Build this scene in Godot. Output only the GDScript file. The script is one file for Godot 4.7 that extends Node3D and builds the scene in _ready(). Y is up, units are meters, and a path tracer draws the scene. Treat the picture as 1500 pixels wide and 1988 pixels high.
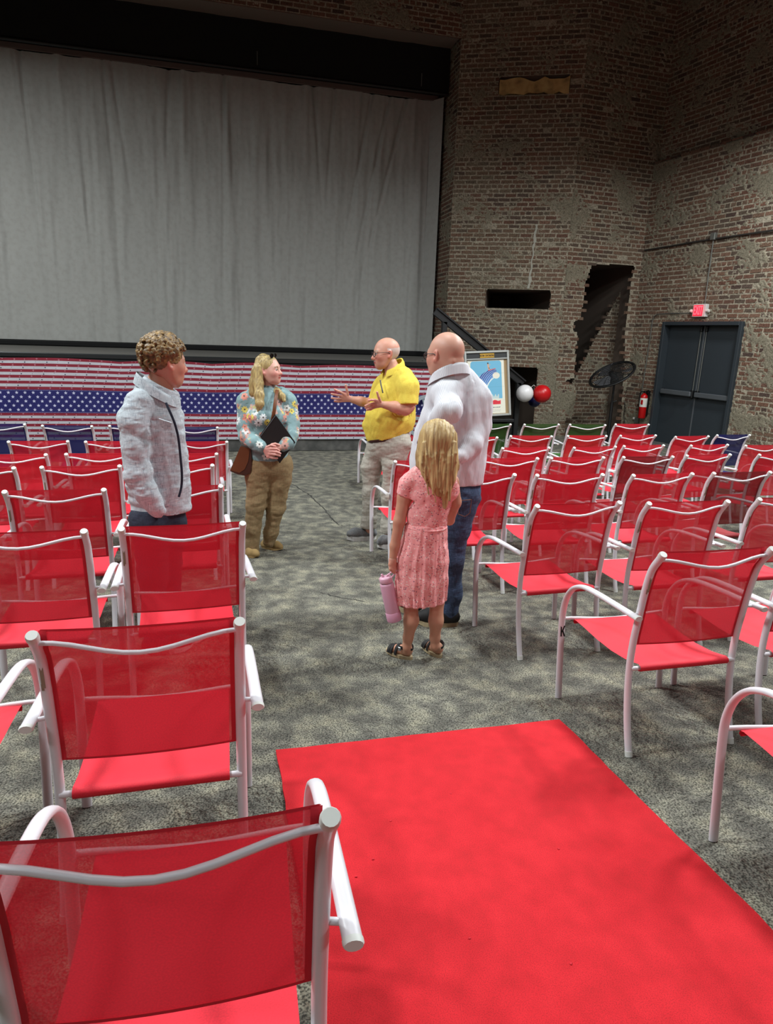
extends Node3D
# A brick hall with a raked concrete floor, a cinema screen on a stage, rows of sling chairs and five people.

const CAM_H := 1.64
const FOCAL := 1312.1
const SLOPE_A := 0.161
const SLOPE_B := 0.065
const FLAT_Y := -0.26
const FLAT_Z := -6.477
var cam_right: Vector3
var cam_up: Vector3
var cam_fwd: Vector3
var M := {}
var taken := {}
var rng := RandomNumberGenerator.new()


func _ready() -> void:
	rng.seed = 11
	# ---- camera, environment, lamps, exposure
	make_camera()
	make_environment()
	make_materials()
	make_lamps()
	# ---- large structure
	make_floor()
	make_shell()
	make_brick_walls()
	make_stage()
	make_doors()
	# ---- furniture and things
	make_carpet()
	make_chairs()
	make_stage_things()
	make_wall_things()
	# ---- people
	make_people()


func make_camera() -> void:
	var yaw := deg_to_rad(14.5786)
	var pitch := deg_to_rad(14.6746)
	var roll := deg_to_rad(2.0376)
	cam_fwd = Vector3(sin(yaw) * cos(pitch), -sin(pitch), -cos(yaw) * cos(pitch))
	var right0 := Vector3(cos(yaw), 0, sin(yaw))
	var up0 := right0.cross(cam_fwd)
	cam_right = right0 * cos(roll) + up0 * sin(roll)
	cam_up = up0 * cos(roll) - right0 * sin(roll)
	var cam := Camera3D.new()
	cam.name = "camera"
	cam.fov = rad_to_deg(2.0 * atan(994.0 / FOCAL))
	cam.near = 0.05
	cam.far = 100.0
	cam.transform = Transform3D(Basis(cam_right, cam_up, -cam_fwd), Vector3(0, CAM_H, 0))
	add_child(cam)
	cam.current = true


func make_environment() -> void:
	var e := Environment.new()
	e.background_mode = Environment.BG_COLOR
	e.background_color = Color(0, 0, 0)
	e.tonemap_mode = Environment.TONE_MAPPER_LINEAR
	e.tonemap_exposure = 0.82
	e.sdfgi_enabled = true
	e.ssao_enabled = true
	e.ssil_enabled = true
	var w := WorldEnvironment.new()
	w.name = "world_environment"
	w.environment = e
	add_child(w)


# The hall's lamps: shaded downlights hung in two rows at the height where the light on the walls ends.
func make_lamps() -> void:
	# [x, height, z, share of the light]
	var spots := [[-3.2, 5.12, 1.5, 0.6], [4.6, 5.12, 1.5, 0.6], [-3.0, 5.12, -3.2, 1.9], [4.4, 5.12, -3.2, 1.9], [-3.4, 6.3, -7.0, 1.5], [0.7, 6.0, -4.4, 0.75], [4.6, 5.12, -6.1, 1.3], [-5.2, 6.3, -10.0, 1.8], [7.3, 5.12, -7.7, 1.5]]
	for s in spots:
		hall_lamp(Vector3(s[0], s[1], s[2]), 19.0 * float(s[3]))


func hall_lamp(at: Vector3, energy: float) -> void:
	var t := thing("pendant_lamp", "black shaded downlight hanging on a rod from the dark roof", "lamp", at, 0.0, "downlights over the seats")
	var g := Geo.new()
	g.lathe([Vector2(0.0, 0.34), Vector2(0.06, 0.34), Vector2(0.1, 0.3), Vector2(0.46, 0.06), Vector2(0.48, 0.0), Vector2(0.46, 0.0), Vector2(0.44, 0.05), Vector2(0.09, 0.27), Vector2(0.0, 0.28)], 28)
	obj("lamp_shade", g, M.black_metal, t)
	g = Geo.new()
	g.tube([Vector3(0, 0.32, 0), Vector3(0, 9.35 - at.y, 0)], 0.012, 0.012, 8)
	obj("rod", g, M.black_metal, t)
	g = Geo.new()
	g.lathe([Vector2(0.0, 0.03), Vector2(0.43, 0.03), Vector2(0.43, 0.035), Vector2(0.0, 0.035)], 28)
	obj("lamp_glass", g, M.lamp_glow, t)
	var l := AreaLight3D.new()
	l.name = "lamp_light"
	l.area_size = Vector2(0.7, 0.7)
	l.light_energy = energy
	l.light_color = Color(0.97, 0.995, 1.0)
	l.area_range = 40.0
	l.shadow_enabled = true
	l.rotation = Vector3(-PI / 2, 0, 0)
	l.position = Vector3(0, 0.02, 0)
	t.add_child(l)


# ------------------------------------------------------------------ helpers
class Geo:
	var v := PackedVector3Array()
	var n := PackedVector3Array()
	var c := PackedColorArray()
	var uv := PackedVector2Array()
	var ix := PackedInt32Array()
	var col := Color(1, 1, 1)
	var xf := Transform3D()

	func vert(p: Vector3, nn: Vector3, t := Vector2.ZERO) -> int:
		v.append(xf * p)
		n.append((xf.basis * nn).normalized())
		c.append(col)
		uv.append(t)
		return v.size() - 1

	func tri_i(a: int, b: int, d: int) -> void:
		# clockwise fronts: geometric normal must point against the shading normal
		var g := (v[b] - v[a]).cross(v[d] - v[a])
		if g.dot(n[a] + n[b] + n[d]) > 0.0:
			ix.append(a); ix.append(d); ix.append(b)
		else:
			ix.append(a); ix.append(b); ix.append(d)

	func quad_i(a: int, b: int, d: int, e: int) -> void:
		tri_i(a, b, d)
		tri_i(a, d, e)

	# a flat polygon fan through points in order; uvs run 0..1 along the first two edges of a quad
	func face(p: Array, t: Array = []) -> void:
		var nn := Vector3.ZERO
		for i in range(1, p.size() - 1):
			nn += (p[i] - p[0]).cross(p[i + 1] - p[0])
		face_n(p, nn.normalized(), t)

	func face_n(p: Array, nn: Vector3, t: Array = []) -> void:
		var first := v.size()
		for i in p.size():
			vert(p[i], nn, t[i] if t.size() > i else Vector2.ZERO)
		for i in range(1, p.size() - 1):
			tri_i(first, first + i, first + i + 1)

	# box with chamfered edges
	func box(at: Vector3, size: Vector3, bev := 0.0, turn := Basis()) -> void:
		var h := size * 0.5
		var b := minf(bev, minf(h.x, minf(h.y, h.z)) * 0.9)
		var pts := {}
		for ax in 3:
			for s in [-1.0, 1.0]:
				var nn := Vector3.ZERO
				nn[ax] = s
				var o1 := (ax + 1) % 3
				var o2 := (ax + 2) % 3
				var ring := []
				for q in [[-1, -1], [1, -1], [1, 1], [-1, 1]]:
					var p := Vector3.ZERO
					p[ax] = s * h[ax]
					p[o1] = q[0] * (h[o1] - b)
					p[o2] = q[1] * (h[o2] - b)
					ring.append(at + turn * p)
					pts["%d|%d|%d|%d" % [ax, s if ax == 0 else q[(0 - ax - 1 + 3) % 3] , s if ax == 1 else q[(1 - ax - 1 + 3) % 3], s if ax == 2 else q[(2 - ax - 1 + 3) % 3]]] = at + turn * p
				face_n(ring, turn * nn, [Vector2(0, 0), Vector2(1, 0), Vector2(1, 1), Vector2(0, 1)])
		if b <= 0.0:
			return
		for sx in [-1, 1]:
			for sy in [-1, 1]:
				for sz in [-1, 1]:
					var k := "|%d|%d|%d" % [sx, sy, sz]
					face_n([pts["0" + k], pts["1" + k], pts["2" + k]], turn * Vector3(sx, sy, sz).normalized())
		for ax in 3:
			var o1 := (ax + 1) % 3
			var o2 := (ax + 2) % 3
			for s1 in [-1, 1]:
				for s2 in [-1, 1]:
					var ka := [0, 0, 0]
					ka[o1] = s1
					ka[o2] = s2
					ka[ax] = -1
					var kb := ka.duplicate()
					kb[ax] = 1
					var sa := "|%d|%d|%d" % ka
					var sb := "|%d|%d|%d" % kb
					var nn := Vector3.ZERO
					nn[o1] = s1
					nn[o2] = s2
					face_n([pts[str(o1) + sa], pts[str(o2) + sa], pts[str(o2) + sb], pts[str(o1) + sb]], turn * nn.normalized())

	# swept tube of elliptical section; wide is the half width along "side", thick the other half width
	func tube(path: Array, wide: float, thick: float, sides := 10, side := Vector3.ZERO, caps := true, taper: Array = []) -> void:
		var rows := []
		var count := path.size()
		var ref := side
		if ref == Vector3.ZERO:
			var d0: Vector3 = (path[1] - path[0]).normalized()
			ref = Vector3.RIGHT if absf(d0.x) < 0.9 else Vector3.UP
		for i in count:
			var d: Vector3 = (path[mini(i + 1, count - 1)] - path[maxi(i - 1, 0)]).normalized()
			var u := (ref - d * ref.dot(d)).normalized()
			if side == Vector3.ZERO:
				ref = u
			var w := d.cross(u)
			var k: float = taper[i] if taper.size() > i else 1.0
			var row := []
			for j in sides:
				var a := TAU * j / sides
				var ca := cos(a)
				var sa := sin(a)
				row.append(vert(path[i] + u * (ca * wide * k) + w * (sa * thick * k), (u * (ca / wide) + w * (sa / thick)).normalized(), Vector2(float(j) / sides, float(i) / count)))
			rows.append(row)
		for i in count - 1:
			for j in sides:
				var j2 := (j + 1) % sides
				quad_i(rows[i][j], rows[i][j2], rows[i + 1][j2], rows[i + 1][j])
		if caps:
			for e in [0, count - 1]:
				var d: Vector3 = (path[1] - path[0]).normalized() * -1.0 if e == 0 else (path[count - 1] - path[count - 2]).normalized()
				var ring := []
				for j in sides:
					ring.append(v[rows[e][j]])
				var keep := xf
				xf = Transform3D()
				face_n(ring, keep.basis * d)
				xf = keep

	func lathe(prof: Array, sides := 24, at := Vector3.ZERO, turn := Basis(), smooth := 0.5) -> void:
		for i in prof.size() - 1:
			var a: Vector2 = prof[i]
			var b: Vector2 = prof[i + 1]
			if a.distance_to(b) < 1e-6:
				continue
			var e := (b - a).normalized()
			var na := Vector2(e.y, -e.x)
			var n0 := na
			var n1 := na
			if i > 0:
				var pe: Vector2 = (a - prof[i - 1]).normalized()
				var pn := Vector2(pe.y, -pe.x)
				if pn.dot(na) > smooth:
					n0 = (pn + na).normalized()
			if i < prof.size() - 2:
				var ne: Vector2 = (prof[i + 2] - b).normalized()
				var nn := Vector2(ne.y, -ne.x)
				if nn.dot(na) > smooth:
					n1 = (nn + na).normalized()
			var r0 := []
			var r1 := []
			for j in sides + 1:
				var t := TAU * j / sides
				var ct := cos(t)
				var st := sin(t)
				r0.append(vert(at + turn * Vector3(a.x * ct, a.y, a.x * st), turn * Vector3(n0.x * ct, n0.y, n0.x * st), Vector2(float(j) / sides, float(i) / prof.size())))
				r1.append(vert(at + turn * Vector3(b.x * ct, b.y, b.x * st), turn * Vector3(n1.x * ct, n1.y, n1.x * st), Vector2(float(j) / sides, float(i + 1) / prof.size())))
			for j in sides:
				if a.x > 1e-6:
					tri_i(r0[j], r0[j + 1], r1[j + 1])
				if b.x > 1e-6:
					tri_i(r0[j], r1[j + 1], r1[j])

	# smooth sheet through a grid of points
	func sheet(rows: Array, uvs := Vector2(1, 1), flip := false) -> void:
		var h := rows.size()
		var w: int = rows[0].size()
		var first := v.size()
		for i in h:
			for j in w:
				var du: Vector3 = rows[i][mini(j + 1, w - 1)] - rows[i][maxi(j - 1, 0)]
				var dv: Vector3 = rows[mini(i + 1, h - 1)][j] - rows[maxi(i - 1, 0)][j]
				var nn := du.cross(dv).normalized()
				vert(rows[i][j], -nn if flip else nn, Vector2(uvs.x * j / (w - 1), uvs.y * i / (h - 1)))
		for i in h - 1:
			for j in w - 1:
				var a := first + i * w + j
				quad_i(a, a + 1, a + w + 1, a + w)

	func mesh() -> ArrayMesh:
		var arr := []
		arr.resize(Mesh.ARRAY_MAX)
		arr[Mesh.ARRAY_VERTEX] = v
		arr[Mesh.ARRAY_NORMAL] = n
		arr[Mesh.ARRAY_COLOR] = c
		arr[Mesh.ARRAY_TEX_UV] = uv
		arr[Mesh.ARRAY_INDEX] = ix
		var m := ArrayMesh.new()
		m.add_surface_from_arrays(Mesh.PRIMITIVE_TRIANGLES, arr)
		return m


func numbered(called: String) -> String:
	var k: int = taken.get(called, 0)
	taken[called] = k + 1
	return called if k == 0 else "%s_%03d" % [called, k]


func thing(called: String, label: String, category: String, at := Vector3.ZERO, turn := 0.0, group := "") -> Node3D:
	var o := Node3D.new()
	o.name = numbered(called)
	add_child(o)
	o.position = at
	o.rotation.y = turn
	tag(o, label, category, group)
	return o


func tag(o: Node3D, label: String, category := "", group := "", kind := "") -> Node3D:
	if label:
		o.set_meta("label", label)
	if category:
		o.set_meta("category", category)
	if group:
		o.set_meta("group", group)
	if kind:
		o.set_meta("kind", kind)
	return o


func put(called: String, mesh: Mesh, m: Material, parent: Node3D = null) -> MeshInstance3D:
	var o := MeshInstance3D.new()
	o.mesh = mesh
	o.material_override = m
	if parent:
		o.name = called
		parent.add_child(o, true)
	else:
		o.name = numbered(called)
		add_child(o)
	return o


func obj(called: String, g: Geo, m: Material, parent: Node3D = null) -> MeshInstance3D:
	return put(called, g.mesh(), m, parent)


func struct(called: String, g: Geo, m: Material) -> MeshInstance3D:
	var o := put(called, g.mesh(), m)
	o.set_meta("kind", "structure")
	return o


# ---- from the photograph's pixels (1500 x 1988) to directions and to points on known surfaces
func ray(x: float, y: float) -> Vector3:
	return cam_right * ((x - 750.0) / FOCAL) - cam_up * ((y - 994.0) / FOCAL) + cam_fwd


func floor_y(z: float) -> float:
	return maxf(SLOPE_A + SLOPE_B * z, FLAT_Y)


# the point at height h over the floor under that pixel
func on_floor(x: float, y: float, h := 0.0) -> Vector3:
	var d := ray(x, y)
	var t := (SLOPE_A + h - CAM_H) / (d.y - SLOPE_B * d.z)
	var p := Vector3(0, CAM_H, 0) + d * t
	if p.z < FLAT_Z:
		p = Vector3(0, CAM_H, 0) + d * ((FLAT_Y + h - CAM_H) / d.y)
	return p


func on_plane(x: float, y: float, at: Vector3, normal: Vector3) -> Vector3:
	var d := ray(x, y)
	var o := Vector3(0, CAM_H, 0)
	return o + d * ((at - o).dot(normal) / d.dot(normal))


func text_mesh(words: String, height: float, depth: float, font_name := "Droid Sans", bold := true) -> TextMesh:
	var f := SystemFont.new()
	f.font_names = PackedStringArray([font_name])
	f.font_weight = 700 if bold else 400
	var t := TextMesh.new()
	t.text = words
	t.font = f
	t.font_size = 48
	t.pixel_size = height / 34.0
	t.depth = depth
	return t


# ------------------------------------------------------------------ materials
func mat(c: Color, rough := 0.6, metal := 0.0) -> StandardMaterial3D:
	var m := StandardMaterial3D.new()
	m.albedo_color = c
	m.roughness = rough
	m.metallic = metal
	return m


func noise(seed_: int, freq: float, octaves := 4, type := FastNoiseLite.TYPE_SIMPLEX_SMOOTH) -> FastNoiseLite:
	var f := FastNoiseLite.new()
	f.seed = seed_
	f.noise_type = type
	f.frequency = freq
	f.fractal_octaves = octaves
	return f


func noise_tex(f: FastNoiseLite, size: int, stops: Array = [], as_normal := 0.0) -> NoiseTexture2D:
	var t := NoiseTexture2D.new()
	t.width = size
	t.height = size
	t.seamless = true
	t.noise = f
	if as_normal > 0.0:
		t.as_normal_map = true
		t.bump_strength = as_normal
	elif stops.size():
		var g := Gradient.new()
		var offs := PackedFloat32Array()
		var cols := PackedColorArray()
		for s in stops:
			offs.append(s[0])
			cols.append(s[1])
		g.offsets = offs
		g.colors = cols
		t.color_ramp = g
	return t


func triplanar(m: StandardMaterial3D, per_metre: float, world := true) -> StandardMaterial3D:
	m.uv1_triplanar = true
	m.uv1_world_triplanar = world
	m.uv1_scale = Vector3.ONE * per_metre
	m.uv1_triplanar_sharpness = 6.0
	return m


func grey(v: float) -> Color:
	return Color(v, v, v)


func make_materials() -> void:
	M.black_metal = mat(Color(0.035, 0.035, 0.04), 0.5, 0.0)
	M.black_paint = mat(Color(0.075, 0.078, 0.085), 0.55)
	M.black_cloth = mat(Color(0.03, 0.03, 0.035), 0.95)
	M.crack_dirt = mat(Color(0.17, 0.165, 0.15), 0.95)
	M.lamp_glow = mat(Color(0.9, 0.9, 0.85), 0.5)
	M.lamp_glow.emission_enabled = true
	M.lamp_glow.emission = Color(1.0, 0.96, 0.9)
	M.lamp_glow.emission_energy_multiplier = 2.0
	# white powder-coated tube
	M.white_paint = mat(Color(0.86, 0.85, 0.87), 0.32)
	M.cap_plastic = mat(Color(0.84, 0.85, 0.83), 0.45)
	M.sticker = mat(Color(0.55, 0.5, 0.42), 0.7)
	M.ink = mat(Color(0.03, 0.03, 0.03), 0.6)
	# sling mesh cloth: woven, a little see-through
	var weave := noise_tex(noise(5, 0.12, 2), 256, [[0.0, grey(0.88)], [1.0, grey(1.0)]])
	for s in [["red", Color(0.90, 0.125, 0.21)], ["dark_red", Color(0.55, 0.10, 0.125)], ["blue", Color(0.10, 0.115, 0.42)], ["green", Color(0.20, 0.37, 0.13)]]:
		var c: Color = s[1]
		var m := mat(Color(c.r, c.g, c.b, 0.875), 0.75)
		m.transparency = BaseMaterial3D.TRANSPARENCY_ALPHA
		m.albedo_texture = weave
		triplanar(m, 6.0, false)
		m.backlight_enabled = true
		m.backlight = Color(0.6, 0.6, 0.6)
		M["sling_" + s[0]] = m
		var h := mat(c * Color(0.88, 0.88, 0.88), 0.8)
		M["hem_" + s[0]] = h
		var se := mat(c, 0.72)
		se.albedo_texture = weave
		triplanar(se, 6.0, false)
		M["seat_" + s[0]] = se
	# carpet
	var cm := mat(Color(1.0, 1.0, 1.0), 0.95)
	cm.albedo_texture = noise_tex(noise(21, 0.012, 5), 1024, [[0.0, Color(0.75, 0.08, 0.12)], [0.5, Color(0.80, 0.09, 0.14)], [1.0, Color(0.835, 0.115, 0.16)]])
	cm.detail_enabled = true
	cm.detail_blend_mode = BaseMaterial3D.BLEND_MODE_MUL
	cm.detail_albedo = noise_tex(noise(22, 0.2, 2), 512, [[0.0, grey(0.78)], [0.6, grey(1.0)], [1.0, grey(1.0)]])
	cm.detail_uv_layer = BaseMaterial3D.DETAIL_UV_2
	cm.uv2_triplanar = true
	cm.uv2_world_triplanar = true
	cm.uv2_scale = Vector3.ONE * 2.2
	triplanar(cm, 0.7)
	M.carpet = cm
	# concrete floor: dark, worn, with pale dusty patches and aggregate speckle
	var fm := mat(Color(1, 0.985, 0.94), 0.93)
	fm.albedo_texture = noise_tex(noise(31, 0.016, 9), 1024, [[0.0, Color(0.37, 0.37, 0.355)], [0.34, Color(0.455, 0.455, 0.435)], [0.5, Color(0.525, 0.525, 0.495)], [0.62, Color(0.575, 0.575, 0.535)], [0.8, Color(0.645, 0.64, 0.585)], [1.0, Color(0.74, 0.73, 0.66)]])
	fm.detail_enabled = true
	fm.detail_blend_mode = BaseMaterial3D.BLEND_MODE_MUL
	fm.detail_albedo = noise_tex(noise(33, 0.11, 4), 1024, [[0.0, grey(0.25)], [0.36, grey(0.58)], [0.48, grey(0.85)], [0.6, grey(0.97)], [1.0, grey(1.0)]])
	fm.detail_uv_layer = BaseMaterial3D.DETAIL_UV_2
	fm.uv2_triplanar = true
	fm.uv2_world_triplanar = true
	fm.uv2_scale = Vector3.ONE * 0.93
	triplanar(fm, 0.36)
	fm.heightmap_enabled = true
	fm.heightmap_scale = 2.2
	fm.heightmap_texture = noise_tex(noise(35, 0.07, 6), 1024, [[0.0, grey(0)], [1.0, grey(1)]])
	M.floor = fm
	# brick: tone comes from the bricks themselves, grain from the texture
	var bm := mat(Color(1, 1, 1), 0.92)
	bm.vertex_color_use_as_albedo = true
	bm.albedo_texture = noise_tex(noise(41, 0.03, 5), 512, [[0.0, Color(0.55, 0.53, 0.5)], [0.45, Color(0.86, 0.84, 0.82)], [1.0, Color(1, 1, 1)]])
	bm.heightmap_enabled = true
	bm.heightmap_scale = 0.5
	bm.heightmap_texture = noise_tex(noise(43, 0.06, 4), 512, [[0.0, grey(0)], [1.0, grey(1)]])
	triplanar(bm, 1.9)
	M.brick = bm
	M.shell = triplanar(mat(Color(0.42, 0.37, 0.33), 0.95), 1.0)
	M.roof = mat(Color(0.40, 0.37, 0.33), 0.95)
	M.ochre_stone = mat(Color(1, 1, 1), 0.9)
	M.ochre_stone.albedo_texture = noise_tex(noise(45, 0.01, 5), 256, [[0.0, Color(0.50, 0.41, 0.27)], [0.45, Color(0.70, 0.58, 0.37)], [1.0, Color(0.79, 0.68, 0.46)]])
	triplanar(M.ochre_stone, 1.3)
	# screen cloth
	M.screen = mat(Color(0.66, 0.66, 0.645), 0.95)
	M.screen.albedo_texture = noise_tex(noise(51, 0.02, 5), 512, [[0.0, Color(0.94, 0.935, 0.925)], [0.5, Color(0.98, 0.98, 0.975)], [1.0, Color(1, 1, 1)]])
	triplanar(M.screen, 0.8)
	M.stage_grey = mat(Color(0.33, 0.32, 0.30), 0.85)
	M.curb = mat(Color(1, 1, 1), 0.9)
	M.curb.albedo_texture = noise_tex(noise(53, 0.02, 5), 256, [[0.0, Color(0.24, 0.24, 0.235)], [1.0, Color(0.40, 0.395, 0.38)]])
	triplanar(M.curb, 0.8)
	M.stage_lip = mat(Color(0.085, 0.095, 0.10), 0.4)
	M.door = mat(Color(0.175, 0.20, 0.22), 0.5)
	M.door_bar = mat(Color(0.36, 0.375, 0.39), 0.4, 0.3)
	M.steel = mat(Color(0.62, 0.63, 0.64), 0.35, 0.8)
	M.conduit = mat(Color(0.42, 0.42, 0.40), 0.5, 0.4)
	M.dark_conduit = mat(Color(0.16, 0.145, 0.13), 0.7)
	M.silver_frame = mat(Color(0.74, 0.745, 0.73), 0.38, 0.35)
	M.reel_silver = mat(Color(0.62, 0.66, 0.69), 0.4, 0.2)
	M.extinguisher = mat(Color(0.72, 0.06, 0.07), 0.3)
	M.paper = mat(Color(0.84, 0.83, 0.80), 0.8)
	M.grille = mat(Color(0.10, 0.10, 0.105), 0.5, 0.3)
	M.fan_blade = mat(Color(0.30, 0.30, 0.31), 0.5)
	M.yellow_board = mat(Color(0.80, 0.62, 0.22), 0.7)
	M.kraft = mat(Color(0.62, 0.52, 0.38), 0.9)


# ------------------------------------------------------------------ floor and shell
func make_floor() -> void:
	var g := Geo.new()
	var zs := [5.2, 0.0, -3.0, FLAT_Z, -9.0, -16.6]
	var rows := []
	for z in zs:
		var row := []
		for k in 9:
			row.append(Vector3(-8.5 + k * 18.5 / 8.0, floor_y(z), z))
		rows.append(row)
	for i in rows.size() - 1:
		for k in 8:
			g.face_n([rows[i][k], rows[i][k + 1], rows[i + 1][k + 1], rows[i + 1][k]], Vector3(0, 1, -SLOPE_B if i < 3 else 0.0).normalized())
	# the slab's underside and edge
	g.box(Vector3(0.75, -0.62, -5.7), Vector3(18.5, 0.3, 21.8))
	var fl := struct("floor", g, M.floor)
	# cracks in the slab: ragged dark fissures
	var paths := [[[531, 880], [534, 905], [530, 917], [545, 926], [563, 938], [575, 945], [590, 955], [603, 962], [612, 973], [620, 981], [632, 992], [640, 1004], [645, 1013]], [[640, 1004], [655, 1018], [668, 1022]], [[620, 1152], [650, 1158], [690, 1165], [730, 1170]]]
	var cr := RandomNumberGenerator.new()
	cr.seed = 5
	for p in paths:
		var g2 := Geo.new()
		var left := []
		var right := []
		var pts := []
		for i in p.size() - 1:
			for s in 4:
				var f := s / 4.0
				pts.append(on_floor(lerpf(p[i][0], p[i + 1][0], f), lerpf(p[i][1], p[i + 1][1], f)) + Vector3(cr.randf_range(-0.012, 0.012), 0, cr.randf_range(-0.02, 0.02)))
		for i in pts.size():
			var wd := 0.0035 + 0.008 * cr.randf() * sin(PI * (i + 0.5) / pts.size())
			left.append(pts[i] + Vector3(-wd, 0.0015, 0.0))
			right.append(pts[i] + Vector3(wd, 0.0015, 0.0))
		for i in pts.size() - 1:
			g2.face_n([left[i], right[i], right[i + 1], left[i + 1]], Vector3.UP)
		obj("crack", g2, M.crack_dirt, fl)


func make_shell() -> void:
	var g := Geo.new()
	g.box(Vector3(0.75, 9.65, -5.7), Vector3(19.0, 0.3, 22.4))
	struct("ceiling", g, M.roof)
	g = Geo.new()
	g.box(Vector3(-8.65, 4.5, -5.7), Vector3(0.3, 10.6, 22.4))
	struct("wall_left", g, M.shell)
	g = Geo.new()
	g.box(Vector3(0.75, 4.5, 5.35), Vector3(19.0, 10.6, 0.3))
	struct("wall_back", g, M.shell)
	g = Geo.new()
	g.box(Vector3(0.75, 4.5, -16.75), Vector3(19.0, 10.6, 0.3))
	struct("wall_stage_back", g, M.black_cloth)
	g = Geo.new()
	g.box(Vector3(10.35, 4.5, -15.3), Vector3(0.3, 10.6, 3.2))
	g.box(Vector3(10.0, 4.5, -1.9), Vector3(0.3, 10.6, 14.4), 0.0, Basis(Vector3.UP, deg_to_rad(8.0)))
	struct("wall_outer", g, M.shell)


# ------------------------------------------------------------------ brick walls
class Wall:
	var node: Node3D
	var origin: Vector3
	var u: Vector3
	var nrm: Vector3
	var width: float
	var y0: float
	var y1: float
	var holes: Array = []
	var rects: Array = []
	var seed_ := 1
	var bias: Callable
	var step: Callable
	var tone: Callable
	var singles := 300


func wall_uy(w: Wall, x: float, y: float) -> Vector2:
	var p := on_plane(x, y, w.origin, w.nrm)
	return Vector2((p - w.origin).dot(w.u), p.y)


func poly_uy(w: Wall, px: Array) -> PackedVector2Array:
	var out := PackedVector2Array()
	for q in px:
		out.append(wall_uy(w, q[0], q[1]))
	return out


func new_wall(called: String, a: Vector2, b: Vector2, y0: float, y1: float, seed_: int) -> Wall:
	var w := Wall.new()
	w.origin = Vector3(a.x, 0, a.y)
	var d := (b - a)
	w.width = d.length()
	d = d.normalized()
	w.u = Vector3(d.x, 0, d.y)
	w.nrm = Vector3(-d.y, 0, d.x)
	w.y0 = y0
	w.y1 = y1
	w.seed_ = seed_
	w.node = Node3D.new()
	w.node.name = called
	w.node.set_meta("kind", "structure")
	add_child(w.node)
	w.node.transform = Transform3D(Basis(w.u, Vector3.UP, w.nrm), w.origin)
	w.bias = func(_u: float, _y: float) -> float: return -0.2
	w.step = func(_y: float) -> float: return 0.0
	w.tone = func(_u: float, _y: float) -> float: return 0.3
	return w


func in_hole(w: Wall, p: Vector2) -> bool:
	for r in w.rects:
		if r.has_point(p):
			return true
	for h in w.holes:
		if Geometry2D.is_point_in_polygon(p, h):
			return true
	return false


const COURSE := 0.0795

func brick_geo(g: Geo, u0: float, u1: float, v0: float, v1: float, z: float, r: RandomNumberGenerator) -> void:
	var j := 0.004
	var ins := 0.006
	var b := [Vector3(u0, v0, z - 0.05), Vector3(u1, v0, z - 0.05), Vector3(u1, v1, z - 0.05), Vector3(u0, v1, z - 0.05)]
	var f := []
	for k in 4:
		var q: Vector3 = b[k]
		var sx := 1.0 if k == 0 or k == 3 else -1.0
		var sy := 1.0 if k < 2 else -1.0
		f.append(Vector3(q.x + sx * ins + r.randf_range(-j, j), q.y + sy * ins + r.randf_range(-j, j), z + r.randf_range(-0.003, 0.003)))
	g.face_n(f, Vector3(0, 0, 1))
	g.face_n([b[0], b[1], f[1], f[0]], Vector3(0, -1, 0.25).normalized())
	g.face_n([b[3], b[2], f[2], f[3]], Vector3(0, 1, 0.25).normalized())
	g.face_n([b[0], b[3], f[3], f[0]], Vector3(-1, 0, 0.25).normalized())
	g.face_n([b[1], b[2], f[2], f[1]], Vector3(1, 0, 0.25).normalized())


var brick_variants := {}

# colour of a brick: fired red-brown through grey-tan; "pale" is how far lime wash and dust have greyed that stretch of wall
func brick_colour(r: RandomNumberGenerator, pale: float) -> Color:
	var t := r.randf()
	var c := Color(0.44, 0.305, 0.25).lerp(Color(0.535, 0.39, 0.32), t)
	if r.randf() < 0.16:
		c = Color(0.34, 0.26, 0.23)
	c = c.lerp(Color(0.515, 0.485, 0.415), clampf(pale + r.randf_range(-0.22, 0.22), 0.0, 0.92))
	return c.srgb_to_linear()


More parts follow.
